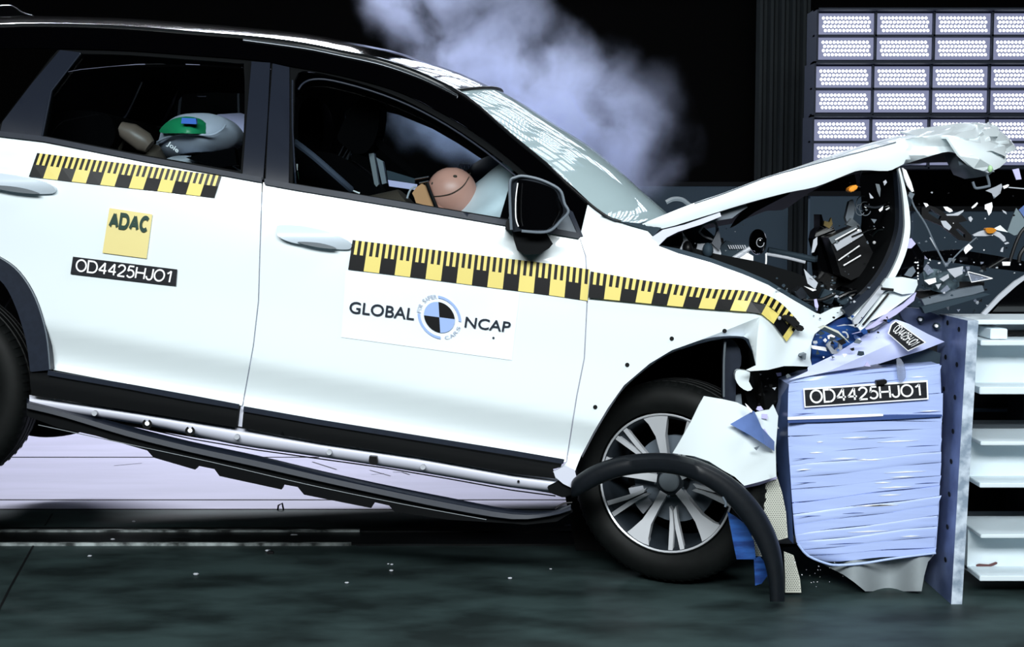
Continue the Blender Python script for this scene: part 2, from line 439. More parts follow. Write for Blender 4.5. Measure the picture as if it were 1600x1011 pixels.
# recessed pull track running along under the car
def ytrack(py): return CAM_H*F_PX*CP/((py-330)*1.0)/1.0-CAM_D
def gy(py):
    b = -(py-H_PX/2)/F_PX; t = CAM_H/(SP-b*CP); return (CP+b*SP)*t-CAM_D
yA, yB, yC, yD = gy(852), gy(841), gy(833), gy(826)
tr = thing('pull_track', (0, yB, 0), 'long dark steel guide track set in the floor under the car', 'track')
link('bed', box_bm(-6, 1.15, yA, yD, 0, .006), M['track'], tr, smooth=False)
link('rail_edge', box_bm(-6, P(510, 858, 0).x, yA-.012, yA, 0, .012), M['scratch'], tr, smooth=False)
link('rail_edge', box_bm(P(520, 858, 0).x, 1.15, yA-.012, yA, 0, .008), M['track'], tr, smooth=False)
link('rail', box_bm(-6, P(515, 858, 0).x, yC-.01, yC+.01, .006, .014), M['scratch'], tr, smooth=False)
link('rail', box_bm(P(518, 858, 0).x, 1.15, yC-.008, yC+.006, .006, .011), M['track'], tr, smooth=False)
bm = bmesh.new()
def floor_line(bm, a, b, w):
    A = Vector((P(a[0], a[1], gy(a[1])).x, gy(a[1]), .0015)); B = Vector((P(b[0], b[1], gy(b[1])).x, gy(b[1]), .0015))
    d = (B-A).normalized(); s = Vector((-d.y, d.x, 0))*w
    bm.faces.new([bm.verts.new(A-s), bm.verts.new(B-s), bm.verts.new(B+s), bm.verts.new(A+s)])
floor_line(bm, (15, 920), (52, 853), .004); floor_line(bm, (70, 822), (82, 803), .004); floor_line(bm, (-30, 1010), (15, 920), .004)
tag(link('floor_joint', bm, M['seam'], None, smooth=False), kind='structure')
# scuff marks on the pale floor
bm = bmesh.new()
for a, b, w in (((488,722),(526,734),.004),((578,735),(610,744),.003),((580,742),(600,740),.002),((614,738),(628,738),.003),((628,738),(640,742),.004),((178,728),(222,724),.003)):
    floor_line(bm, a, b, w)
tag(link('floor_scuffs', bm, M['seam'], None, smooth=False), kind='structure')

# ---------------------------------------------------------------- LED light banks
def led_bm(cx, cz, w, h, Y):
    bm = bmesh.new(); r = w*.0255
    for row in range(4):
        for k in range(13):
            x = cx-w*.38+w*.76*(k/12)+(w*.018 if row % 2 else -w*.006)+row*w*.004; z = cz+h*(.27-.18*row)
            ring = [bm.verts.new((x+r*math.cos(a*PI/4), Y, z+r*1.05*math.sin(a*PI/4))) for a in range(8)]
            tip = bm.verts.new((x, Y-.012, z))
            for q in range(8): bm.faces.new([ring[(q+1) % 8], ring[q], tip])
    return bm
def light_bank(x0, ztop, Y, mw, mh, ncol, label, group=None, proto=[None], led='led'):
    t = thing('floodlight_bank', (x0, Y, ztop-2*mh-.05), label, 'floodlight', group)
    Wd = mw*ncol+.05
    bm = box_bm(x0, x0+Wd, Y+.03, Y+.22, ztop-2*mh-.05, ztop)
    for zz in (ztop-.012, ztop-mh-.028, ztop-2*mh-.05): box_bm(x0, x0+Wd, Y-.03, Y+.03, zz, zz+.012, bm)
    for k in range(ncol+1): box_bm(x0+.02+k*mw-.006, x0+.02+k*mw+.006, Y-.03, Y+.03, ztop-2*mh-.05, ztop, bm)
    box_bm(x0, x0+.012, Y-.09, Y+.03, ztop-2*mh-.05, ztop, bm); box_bm(x0, x0+Wd, Y-.09, Y-.03, ztop-.012, ztop, bm)
    link('housing', bm, M['housing'], t, smooth=False)
    for r in range(2):
        for k in range(ncol):
            cx = x0+.02+mw*(k+.5); cz = ztop-.02-mh*(r+.5)-.008*r
            c = link('lamp_module', box_bm(cx-mw*.482, cx+mw*.482, Y+.005, Y+.03, cz-mh*.475, cz+mh*.475), M['reflector'], t, smooth=False)
            if proto[0] is None or proto[0][0] != (mw, mh):
                l = link('led_array', led_bm(0, 0, mw, mh, 0), M[led], None, smooth=False); proto[0] = ((mw, mh), l.data); 
            else:
                l = bpy.data.objects.new('led_array', proto[0][1]); col.objects.link(l)
            l.parent = c; l.location = Vector((cx, Y+.004, cz))-t.location
    return t
YB = 4.9
def bank_px(px, pyt, pyb, label):
    a = P(px, pyt, YB); b = P(px, pyb, YB); mh = (a.z-b.z-.05)/2
    mw = (P(1460, 60, YB).x-P(1369, 60, YB).x)
    return light_bank(a.x, a.z, YB, mw, .151, 5, label)
bank_px(1272, 15, 94, 'top row floodlight bank with white LED modules at upper right')
bank_px(1268, 98, 178, 'middle row floodlight bank of LED modules, just above the raised bonnet')
bank_px(1265, 181, 262, 'lowest floodlight bank, partly hidden behind the crumpled raised bonnet')
# overhead row of banks beyond the car (mirrored in the windscreen and roof)
def ceiling_bank(cx, cy, cz, tilt, ncol, label):
    t = light_bank(-ncol*.4/2, .2, 0, .40, .20, ncol, label, 'ceiling floodlights above the far side', led='led_over')
    for ch in t.children: pass
    t.location = (cx-ncol*.2, cy, cz); t.rotation_euler = (tilt, 0, 0)
    return t

for j_, lab in enumerate(('nearest', 'second', 'third', 'fourth', 'farthest')):
    ceiling_bank(1.2, 3.9+.62*j_, 4.9, math.radians(62), 8, lab+' row of overhead LED floodlights mirrored in the windscreen')

for (y_, z_, tl, lab) in ((6.85, 4.62, 40, 'upper'), (7.0, 4.14, 22, 'middle'), (7.05, 3.66, 15, 'lower')):
    ceiling_bank(1.2, y_, z_, math.radians(tl), 8, lab+' row of LED floodlights high on the back wall, mirrored in the windscreen')

# ================================================================ THE CAR
car = thing('car', P(450, 800, .9)*1.0, 'white crashed SUV with black roof, nose crushed into the blue barrier', 'car')
car.location.z = 0
CW = 1.84   # body width
def belt(px): return 208+.178*px
SIDE = [(-230,.34),(-160,.235),(-90,.125),(-20,.035),(0,.02),(30,.006),(42,-.006),(110,-.012),(200,-.008),(286,-.010),(300,.002),(340,.030),(358,.016),(372,-.01),(420,-.01),(440,.03)]
def YS(px, py):
    y = interp(SIDE, py-belt(px))
    if px > 930:   # fender curls inboard towards the nose
        y += .10*max(0, (px-1120)/180)**2
        # crumple ridge over the wheel opening
        d = (px-1188)/26.0
        y += -.035*math.exp(-d*d)*(1 if py > 480 else .5)
    return y
def YSo(eps): return lambda x, y: YS(x, y)-eps

# --- doors
rear_door = panel('rear_door', [(79,577),(72,520),(55,465),(30,425),(0,402),(-40,385),(-60,300),(-60,200),(0,211),(200,246),(409,284),(405,400),(403,470),(395,540),(386,590),(378,634)], YS, M['white'], car, .012, 13)
front_door = panel('front_door', [(411,285),(600,318),(800,353),(905,371),(914,400),(917,460),(912,560),(900,620),(889,690),(884,722),(380,636),(388,590),(397,540),(405,470),(407,400)], YS, M['white'], car, .012, 13)
panel('gap_backing_strip', [(404,300),(416,300),(411,470),(402,545),(391,600),(384,668),(372,666),(380,600),(390,540),(398,470)], YSo(-.014), M['white_in'], car, .006, 10)  # pale strip added behind the door gap to lighten it
panel('gap_backing_strip', [(903,372),(914,400),(917,460),(912,560),(900,620),(889,690),(884,722),(893,722),(899,690),(910,620),(922,560),(927,460),(924,400),(910,372)], YSo(-.013), M['white_in'], car, .006, 10)  # same at the fender gap, added to lighten the dark line
fender_poly = [(906,371),(919,316),(935,331),(957,345),(985,350),(1003,351),(1012,361),(1020,370),(1029,384),(1060,396),(1110,410),(1160,428),(1200,445),(1240,469),(1275,489),(1282,491),(1302,481),(1315,479),(1327,486),(1310,496),(1290,508),(1273,522),(1268,535),(1266,560),(1269,573),(1240,572),(1225,572),(1200,578),(1172,580),(1166,578),(1181,571),(1183,530),(1187,495),(1140,514),(1095,531),(1050,547),(1015,568),(975,602),(950,637),(928,674),(908,712),(896,742),(884,752),(866,747),(863,738),(880,728),(886,722),(891,690),(902,620),(914,560),(919,460),(916,400)]
def Yfold(x, y):
    d = 1e9
    L_ = [(1095,531),(1140,514),(1187,495),(1183,530),(1181,571)]
    for (ax, ay), (bx_, by) in zip(L_, L_[1:]):
        t = max(0, min(1, ((x-ax)*(bx_-ax)+(y-ay)*(by-ay))/((bx_-ax)**2+(by-ay)**2))); d = min(d, math.hypot(x-ax-(bx_-ax)*t, y-ay-(by-ay)*t))
    return YS(x, y)+.0022*d
panel('fender_fold', [(1095,531),(1140,514),(1187,495),(1183,530),(1181,571),(1176,548),(1170,530),(1162,526),(1140,525),(1118,527)], Yfold, M['white'], car, .006, 6, ang=50)
fender = panel('front_fender', fender_poly, YS, M['white'], car, .006, 9)
quarter = panel('rear_quarter', [(-62,200),(-62,300),(-42,386),(-110,372),(-180,385),(-240,430),(-285,500),(-290,570),(-420,545),(-470,430),(-470,330),(-440,140),(-300,168)], YS, M['white'], car, .012, 16)
# fold lines: bare metal lip of fender over the wheel
wl = [(908,712),(928,674),(950,637),(975,602),(1015,568),(1050,547),(1100,530),(1140,525),(1162,526)]
bm = bmesh.new(); q = spline(wl, 4)
loft_bm([[P(x, y, YS(x, y)) for x, y in q], [P(x+2, y+3, YS(x, y)+.05) for x, y in q]], bm)
link('fender_lip', bm, M['white_in'], car)
# bolts on the fender (dark round holes) and on the sill
def disc(name, px, py, r, Y, m, parent, t=.004, seg=14):
    bm = bmesh.new(); c = P(px, py, yv(Y, px, py)); s = r/480
    a = [bm.verts.new(c+Vector((math.cos(2*PI*k/seg)*s, 0, math.sin(2*PI*k/seg)*s))) for k in range(seg)]
    b = [bm.verts.new(v.co+Vector((0, -t, 0))) for v in a]
    bm.faces.new(b)
    for k in range(seg): bm.faces.new([a[k], a[(k+1) % seg], b[(k+1) % seg], b[k]])
    return link(name, bm, m, parent)
for px, py in ((930,636),(980,570),(1049.5,529),(1132,517)):
    disc('rivet_hole', px, py, 3.4, YS, M['tblack'], car, .003)
# cladding
def cl(off): return lambda x, y: YS(x, y)-off
def Yc(x, y):   # lower cladding, with a bevelled top edge
    s = y-belt(x); t = interp([(340,.02),(352,-.012),(362,-.022),(430,-.016)], s-14); return t
panel('rear_door_cladding', [(78,579),(200,601),(300,619),(374,634),(369,668),(220,644),(50,618),(47,600),(47,578)], Yc, M['trim_dark'], car, .03, 9)
panel('front_door_cladding', [(381,637),(500,658),(650,682),(800,706),(881,719),(876,730),(864,733),(868,748),(800,740),(650,713),(500,691),(378,669)], Yc, M['trim_dark'], car, .03, 9)
panel('cladding_edge', [(75,579),(200,600),(300,618),(374,632),(372,639),(300,627),(200,608),(74,586)], -.03, M['trim'], car, .006)
panel('cladding_edge', [(381,635),(500,656),(650,680),(800,704),(882,718),(880,725),(800,712),(650,688),(500,664),(380,643)], -.03, M['trim'], car, .006)
# rear wheel arch cladding
arch_o = spline([(-290,575),(-286,500),(-240,430),(-180,387),(-110,373),(-40,386),(0,402),(30,425),(55,465),(72,520),(79,578)], 4)
arch_i = spline([(47,580),(40,530),(22,474),(-2,436),(-50,412),(-110,403),(-165,414),(-215,448),(-250,505),(-258,570)], 4)
panel('rear_arch_cladding', arch_o+[(50,581)]+arch_i, -.022, M['trim'], car, .04)
bm = bmesh.new(); loft_bm([[P(x, y, -.01) for x, y in arch_i], [P(x, y, -.01)+Vector((0, .45, 0)) for x, y in arch_i]], bm)
link('rear_arch_liner', bm, M['void'], car)
pxtube('arch_highlight_edge', [(-40,387),(0,403),(30,426),(55,466),(72,521),(78,577)], -.024, .0025, M['grey'], car)
# sill
sill = [(46,619),(220,645),(369,669),(378,670),(500,692),(650,714),(800,741),(868,749),(884,752),(880,766),(868,771),(800,762),(700,744),(600,727),(500,713),(400,699),(300,682),(200,660),(50,640)]
def Ysill(x, y):
    top = interp([(46,619),(369,669),(650,714),(884,752)], x); t = (y-top)/22.0
    return .012+.05*max(0, t)**2-.01*math.sin(min(1, max(0, t))*PI)
st_ = spline([(46,619),(220,645),(369,669),(500,691),(650,713),(800,740),(884,752)], 4); sb_ = spline([(46,639),(220,663),(369,695),(500,714),(650,737),(800,762),(884,771)], 4)
rows = [[P(a[0], a[1]+(b[1]-a[1])*f, d) for a, b in zip(st_, sb_)] for f, d in ((-.1,.03),(0,.014),(.25,.004),(.5,.004),(.75,.012),(.93,.03),(1,.06))]
link('sill', loft_bm(rows), M['sill'], car, ang=80)
bm = bmesh.new(); q = [(50,640),(200,661),(300,683),(400,700),(500,714),(600,728),(700,745),(800,763),(868,772)]
loft_bm([[P(x, y+2, .07) for x, y in q], [P(x, y+4, .07) for x, y in q]], bm)
link('sill_seam', bm, M['void'], car)
for px, py in ((149,645),(371,682),(515,706),(661,729)): disc('sill_bolt', px, py, 4.2, .0, M['lgrey'], car, .012)
disc('sill_drain', 810, 752, 2.0, .005, M['tblack'], car, .006)
for px, py in ((231,662),(298,673)):
    bm = bmesh.new(); c = P(px, py, -.004)
    for k in range(14):
        a0 = PI*.62+k*(PI*1.75/14); a1 = a0+PI*1.75/14
        r0, r1 = .009, .0165
        v = [c+Vector((math.cos(a)*r, -.01, math.sin(a)*r)) for a, r in ((a0, r0), (a0, r1), (a1, r1), (a1, r0))]
        bm.faces.new([bm.verts.new(p) for p in v])
    o = link('sill_clip', bm, M['tblack'], car, smooth=False)
    disc('clip_pin', px, py-1, 3.6, -.006, M['lettering_white'], o, .01)
prism('sill_clip', [(577,713),(589,714),(590,724),(586,727),(579,726),(576,721)], -.02, .03, M['tblack'], car, .001)
# underbody
bm = bmesh.new(); L = [(50,640),(300,683),(600,728),(868,772)]
loft_bm([[P(x, y, .09) for x, y in L], [P(x, y-14, .09)+Vector((0, .12, 0)) for x, y in L], [P(x, y-18, .09)+Vector((0, CW-.3, 0)) for x, y in L], [P(x, y, .09)+Vector((0, CW-.2, 0)) for x, y in L]], bm)
link('underbody', bm, M['void'], car)
# exhaust muffler / spare well seen below the sill
link('undertray', blob_bm(P(92, 655, .6), .15, .25, .055, 20), M['trim_dark'], car)

# --- greenhouse: outer frames
E = [(-430,130),(-300,88),(-150,52),(0,40),(100,39),(200,43),(300,51),(400,59),(475,69),(535,81),(590,92),(640,108),(680,125),(715,143),(750,168),(800,213),(850,254),(885,286),(917,316)]
band_low = [(-430,160),(-300,118),(-150,88),(0,76),(100,76),(200,79),(300,86),(400,94),(457,104),(510,113),(570,127),(630,146),(690,176),(740,206),(790,243),(840,285),(872,312),(893,330)]
Ee = spline(E, 3); bl = spline(band_low, 3)
# roof side rail: gloss black between the drip line and the door frames
panel('roof_side_rail', Ee+[(921,319),(912,340),(905,368)]+[(893,331)]+list(reversed(bl)), YSo(.0), M['gloss_black'], car, .03, 12)
# drip moulding that catches the lights
pts = [P(x, y, YS(x, y)-.004) for x, y in Ee]
link('drip_moulding', tube_bm(pts, .0065, seg=8), mat('gloss_black_moulding', (20,22,24), .10, coat=1), car)
pts = [P(x, y+4, YS(x, y)-.012) for x, y in spline([(380,57),(475,70),(535,82),(590,94),(640,110),(680,127),(715,145)], 4)]
link('drip_moulding', tube_bm(pts, .004, seg=8), M['chrome'], car)
# door window frames
rw = spline([(128,84),(200,86),(300,93),(372,99),(381,106),(382,180),(376,268)], 3)+[(220,241),(68,212)]+[(74,180),(80,144),(104,108)]
fw = [(460,125)]+spline([(466,114),(480,111),(520,119),(575,134),(630,155),(690,187),(740,219),(790,256),(835,293),(868,322)], 3)+[(900,362),(800,343),(620,313),(457,286)]
frame_poly_r = [(-20,208),(-5,196),(20,165),(60,112),(92,76)]+[(200,79),(300,86),(400,93),(421,97),(415,180),(410,283),(376,279),(220,251),(68,222),(0,211)]
Yf = YSo(-.012)
panel('rear_door_frame', frame_poly_r, Yf, M['trim_dark'], car, .03, 12, holes=[rw])
frame_poly_f = [(424,97),(457,104),(510,113),(570,127),(630,146),(690,176),(740,206),(790,243),(840,285),(872,312),(893,330),(909,366),(905,371),(800,353),(620,323),(457,294),(413,286),(419,180)]
panel('front_door_frame', frame_poly_f, Yf, M['trim_dark'], car, .03, 12, holes=[fw])
# satin pillar appliques
panel('pillar_trim', [(4,190),(50,130),(94,78),(126,82),(81,141),(66,213),(0,206)], YSo(.002), M['pillar'], car, .01, 12)
panel('pillar_trim', [(393,96),(422,98),(418,180),(411,281),(379,272),(386,180)], YSo(.002), M['pillar'], car, .01, 12)
panel('pillar_trim', [(426,99),(452,105),(452,200),(451,288),(415,283),(420,180)], YSo(.002), M['pillar'], car, .01, 12)
panel('quarter_glass', [(-430,150),(-300,112),(-150,84),(0,76),(88,77),(45,133),(0,192),(-20,206),(-300,160),(-420,140)], YSo(-.004), M['black_glass'], car, .01, 14)
pxtube('window_seal', [(125,84),(80,142),(66,212)], .02, .003, M['trim'], car, smooth_path=False)
pxtube('window_seal', spline([(462,288),(457,200),(457,125)],2), .06, .003, M['trim'], car, smooth_path=False)
bm = bmesh.new(); link('window_arc_seal', tube_bm([P(x, y, YS(x, y)+.0) for x, y in spline([(466,140),(474,130),(490,124),(520,126),(580,142),(640,165),(700,197),(760,238),(815,283)], 3)], .0035), M['trim'], car)
# waist mouldings
def belt_strip(name, top, th):
    panel(name, top+[(x, y+th) for x, y in reversed(top)], YSo(.012), M['trim'], car, .02, 10)
belt_strip('waist_moulding', [(-60,193),(0,205),(68,213),(220,243),(376,271),(409,277)], 8)
belt_strip('waist_moulding', [(413,279),(457,287),(620,314),(800,345),(905,364)], 9)
# glass panes
panel('rear_door_glass', rw, YSo(-.022), M['pane'], car, 0, 16)
panel('front_door_glass', fw, YSo(-.022), M['pane'], car, 0, 16)
panel('quarter_light', [(866,333),(889,327),(909,366),(871,359)], YSo(-.004), M['grey'], car, .01)
panel('corner_trim', [(884,324),(895,331),(911,369),(905,370)], YSo(.006), M['trim'], car, .01)

# --- far side body (seen through the windows)
def far(pts, off=0.0, z=0): 
    return [(p[0], p[1]) for p in pts]
def far_panel(name, poly, m, holes=(), thick=.03, step=40):
    bm = panel_bm(poly, YS, 0, step, holes)
    for v in bm.verts: v.co.y = CW-v.co.y
    bmesh.ops.solidify(bm, geom=bm.faces[:], thickness=thick)
    return link(name, bm, m, car)
frw = [(128,104),(150,98),(228,108),(220,130),(202,165),(188,184),(160,178),(124,166),(112,146)]
far_all = [(-430,130),(-150,54),(0,42),(200,45),(400,61),(590,94),(680,127),(750,170),(850,256),(917,318),(1000,352),(1160,430),(1270,492),(1260,570),(1180,560),(1100,530),(1000,575),(900,742),(600,710),(50,600),(30,470),(-60,390),(-200,400),(-280,560),(-460,520)]
far_rear = [(82,143),(104,112),(130,92),(200,90),(300,96),(372,102),(378,180),(372,262),(220,234),(74,206)]
far_front = [(464,130),(490,118),(575,138),(640,164),(690,192),(740,224),(790,262),(830,296),(880,350),(800,340),(620,310),(462,283)]
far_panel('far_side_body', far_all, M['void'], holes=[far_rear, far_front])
def far_glass(name, poly):
    bm = panel_bm(poly, YS, 0, 40)
    for v in bm.verts: v.co.y = CW-v.co.y-.02
    return link(name, bm, M['pane'], car)
far_glass('far_window_glass', far_rear); far_glass('far_window_glass', far_front)
# --- roof and windscreen as crowned lofts
def crown(E_, M_, nseg=14, exp=2.4):
    rows = []
    for (ex, ey), (mx, my) in zip(E_, M_):
        e = P(ex, ey, YS(ex, ey)); mid = P(mx, my, CW/2); row = []
        for k in range(nseg+1):
            v = -1+2*k/nseg; w = 1-abs(v)**exp
            y = e.y+(CW-2*e.y)*k/nseg
            row.append(Vector((e.x+(mid.x-e.x)*w, y, e.z+(mid.z-e.z)*w)))
        rows.append(row)
    return rows
Er = spline([(-430,130),(-300,88),(-150,52),(0,40),(100,39),(200,43),(300,51),(400,59),(475,69),(535,81),(590,92),(640,108),(680,125),(715,143)], 2)
Mr = spline([(-440,150),(-300,96),(-150,56),(0,38),(100,36),(200,38),(300,44),(400,52),(490,61),(550,72),(620,86),(675,104),(730,122),(785,147)], 2)
bm = loft_bm(crown(Er, Mr)); link('roof', bm, mat('gloss_black_roof', (10,12,13), .06, coat=1), car)
Ew = spline([(715,143),(750,168),(800,212),(855,257),(885,287),(917,315),(930,326),(955,342),(985,349),(1000,350)], 2)
Mw = spline([(785,147),(818,166),(870,199),(917,229),(945,251),(975,277),(992,293),(1010,309),(1028,325),(1038,335)], 2)
def Mfix(l): return l
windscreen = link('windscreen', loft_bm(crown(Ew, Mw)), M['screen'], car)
bm = bmesh.new(); r = crown([(715,143)], [(785,147)])[0]; link('header_seal', tube_bm([p+Vector((0,0,.004)) for p in r], .006), M['tblack'], car)
pts = [P(x, y, YS(x, y)-.006) for x, y in Ew[:-3]]; link('windscreen_seal', tube_bm(pts, .005), M['tblack'], car)
# roof antenna fin
panel('antenna_fin', [(-60,38),(-20,12),(0,10),(13,9),(25,13),(35,20),(55,27),(62,34),(60,38),(0,40)], .86, M['gloss_black'], car, .05)
pxtube('fin_edge', [(-20,12),(13,9),(25,13),(35,20),(55,27),(62,33)], .86, .003, M['chrome'], car)
# roof rail
pts = [P(x, y-1, .40) for x, y in spline([(-300,88),(-100,40),(0,38),(60,37)], 4)]
# cowl
panel('cowl_cover', [(940,336),(960,345),(1000,349),(1010,346),(1034,355),(1021,369),(1012,360),(985,352)], .035, M['slate'], car, .03)
# back panel and cabin floor to close the shell
bm = bmesh.new(); L = [(-440,140),(-470,330),(-470,430),(-420,545)]
loft_bm([[P(x, y, .02) for x, y in L], [P(x, y, .02)+Vector((0, CW-.04, 0)) for x, y in L]], bm)
link('tailgate', bm, M['white'], car)
bm = bmesh.new(); L = [(880,400),(890,560),(880,720)]
loft_bm([[P(x, y, .05) for x, y in L], [P(x, y, .05)+Vector((0, CW-.1, 0)) for x, y in L]], bm)
link('firewall', bm, M['void'], car)
link('near_door_liner', panel_bm([(-40,230),(405,300),(395,600),(70,560)], .09, .02), M['void'], car)
link('near_door_liner', panel_bm([(415,300),(880,378),(870,700),(390,620)], .09, .02), M['void'], car)

# --- door handles
def handle(body, under_shade, Y=YS):
    o = panel('door_handle', spline(body, 4, True), lambda x, y: YS(x, y)-.014-.016*math.sin(max(0, min(1, (y-min(p[1] for p in body))/(max(p[1] for p in body)-min(p[1] for p in body))))*PI), M['handle'], car, .02, 5)
    return o
def under_shade(poly): panel('handle_under_shade', spline(poly, 4, True), YSo(.034), M['cap'], car, .01)  # grey patch paints the shade under the middle of the handle
handle([(433,357),(437,352),(470,353),(500,359),(522,366),(546,378),(548,388),(535,390),(505,387),(470,382),(447,376),(434,368)], None)
under_shade([(465,378),(480,378),(500,380),(519,385),(524,389),(500,387),(475,382)])
handle([(-60,268),(-30,268),(10,272),(45,279),(70,285),(84,292),(85,300),(75,303),(40,302),(0,294),(-40,288),(-58,280)], None)
under_shade([(-30,289),(5,290),(30,293),(50,298),(60,303),(30,301),(0,296)])
# --- mirror
mir = tag(panel('door_mirror', spline([(797,282),(806,277),(818,275),(842,280),(865,290),(877,300),(882,318),(888,331),(876,345),(862,359),(845,363),(815,361),(799,359),(797,320)], 3, True), lambda x, y: -.16+.03*((x-840)/45)**2, M['gloss_grey'], car, .07, 6), 'black mirror face in a grey rim')
panel('mirror_glass', spline([(808,285),(815,281),(842,286),(866,296),(873,310),(880,332),(860,355),(842,358),(812,356),(805,340),(804,310)], 3, True), lambda x, y: -.166+.03*((x-840)/45)**2, M['mirror'], mir, .004, 6)
pxtube('mirror_rim', [(799,359),(797,320),(797,284),(806,277),(818,275),(842,280),(865,290),(877,300),(882,318),(888,331),(876,345),(862,359),(845,363),(815,361)], -.165, .0045, M['grey'], mir)
pxtube('mirror_edge', [(809,286),(806,310),(806,340),(810,354)], -.175, .002, M['lettering_white'], mir)
panel('mirror_foot', [(800,360),(853,363),(864,381),(858,388),(843,397),(820,398),(808,391),(803,375)], -.10, M['trim_dark'], car, .10)
prism('mirror_mount', [(791,344),(808,346),(810,362),(789,359)], -.08, .01, M['tblack'], car, .002)

# --- bonnet
Eh = [(1003,350),(1022,342),(1085,317),(1132,301),(1195,277),(1248,262),(1300,248),(1350,235),(1400,221),(1440,213),(1480,211),(1505,216),(1520,226),(1532,238)]
Mh = [(1028,338),(1045,332),(1085,315),(1132,298),(1195,271),(1245,249),(1300,229),(1350,218),(1400,204),(1450,196),(1500,191),(1527,195),(1548,211),(1562,232)]
Lh = [(1008,353),(1036,357),(1100,338),(1169,317),(1230,301),(1274,292),(1320,274),(1345,266),(1387,267),(1407,259),(1450,245),(1482,237),(1500,243),(1514,254)]
hood_poly = spline(Eh, 3)+[(1540,246),(1548,258),(1552,268),(1535,262),(1520,262)]+list(reversed(spline(Lh, 3)))
def Yh(x, y):
    t = interp([(a[0], a[1]) for a in Eh], x); b = interp([(a[0], a[1]) for a in Lh], x)
    v = (y-t)/max(4, b-t); base = .03+.10*max(0, (x-1380)/150)**2
    return base+.010*(v-.45)**2*2 + (.02*math.sin(x*.09)+.015*math.sin(y*.2) if x > 1420 else 0)
hood = panel('bonnet', hood_poly, Yh, M['white'], car, .008, 8)
rows = []
a_, b_ = spline(Eh, 3), spline(Mh, 3)
for i, ((ex, ey), (mx, my)) in enumerate(zip(a_, b_)):
    y0 = Yh(ex, ey); e = P(ex, ey, y0); mid = P(mx, my, CW/2); row = []
    crumple = max(0, (ex-1330)/200)
    for k in range(21):
        v = -1+2*k/20; w = 1-abs(v)**2.0
        j = .028*crumple*(math.sin(i*1.7+k*2.1)+math.sin(i*.9-k*1.3))*(1 if 0 < k < 20 else 0)
        row.append(Vector((e.x+(mid.x-e.x)*w+j*.4, y0+(CW-2*y0)*k/20, e.z+(mid.z-e.z)*w-abs(j)*.5-.13*(k/20)**1.6*max(0, min(1, (1500-ex)/130)))))
    rows.append(row)
link('bonnet_skin', loft_bm(rows), M['white'], car, ang=20)
rows2 = []
for (lx, ly), r_ in zip(spline(Lh, 3), rows):
    e = P(lx, ly, Yh(lx, ly)); rows2.append([Vector((e.x, e.y+(CW-.2)*k/10, e.z+.02*math.sin(PI*k/10)-.13*(k/10)**1.6*max(0, min(1, (1500-lx)/130)))) for k in range(11)])
link('bonnet_lining', loft_bm(rows2), M['void'], car)
rim_ = [P(x, y+1, Yh(x, y)-.004) for x, y in spline([(1085,317),(1132,301),(1195,277),(1248,262),(1300,248),(1350,235),(1400,221)], 4)]
link('bonnet_edge_groove', tube_bm(rim_, .0018), M['grey'], hood)
pxtube('bonnet_edge_groove', [(1300,246),(1350,228),(1407,213)], .06, .004, M['lgrey'], hood)
# crumpled nose of the bonnet
def facet_bm(points, tris, thick=.006):
    bm = bmesh.new(); V = [bm.verts.new(P(*p)) for p in points]
    fs = [bm.faces.new([V[i] for i in t]) for t in tris]
    bmesh.ops.recalc_face_normals(bm, faces=bm.faces[:])
    bmesh.ops.solidify(bm, geom=bm.faces[:], thickness=thick)
    return bm
pts = [(1405,205,.5),(1500,192,.45),(1527,195,.35),(1533,224,.12),(1530,238,.10),(1551,212,.4),(1571,240,.35),(1573,252,.3),(1562,262,.22),(1545,270,.12),(1515,258,.07),(1498,242,.05),(1480,214,.06),(1440,214,.08)]
tr_ = [(0,1,13),(1,12,13),(1,2,3),(1,3,12),(12,3,4),(2,5,3),(3,5,6),(3,6,4),(4,6,7),(4,7,8),(4,8,9),(4,9,10),(12,4,10),(12,10,11)]
link('bonnet_nose', facet_bm(pts, tr_), M['white'], car, ang=38)
pts = [(1477,240,.2),(1497,242,.12),(1512,256,.10),(1530,262,.10),(1551,266,.14),(1543,272,.15),(1525,275,.16),(1508,277,.18),(1492,271,.2),(1484,256,.2),(1500,258,.08)]
link('bonnet_underfold', facet_bm(pts, [(0,1,9),(1,10,9),(1,2,10),(9,10,8),(10,7,8),(10,2,6),(10,6,7),(2,3,6),(3,5,6),(3,4,5)]), M['grey'], car, ang=60)
pts = [(1500,243,.02),(1520,262,.03),(1530,247,.01),(1548,258,.06),(1552,267,.1),(1535,266,.05)]
link('bonnet_underfold', facet_bm(pts, [(0,2,1),(2,3,1),(3,4,5),(3,5,1)]), M['white'], car, smooth=False)
link('bonnet_latch', blob_bm(P(1547,264,.0), .008, .01, .012, 12), mat('pale_green_clip', (170,210,160), .4), car)
pxtube('latch_hoop', [(1541,271),(1544,280),(1546,290),(1544,291),(1535,293),(1525,294),(1522,290),(1520,284)], .1, .0045, M['grey'], car, n=3)
# hinge flange under the bonnet
panel('hinge_flange', [(1018,371),(1036,359),(1070,351),(1125,332),(1127,338),(1095,351),(1060,362),(1042,371),(1029,384)], .03, M['white_in'], car, .02)
panel('hinge_flange', [(1096,352),(1127,331),(1166,320),(1168,324),(1154,333),(1144,341),(1126,344)], .08, M['grey'], car, .02)
pxtube('wiper_hose', [(1041,316),(1052,311),(1066,312),(1077,320),(1083,322)], .5, .008, M['cap'], car)

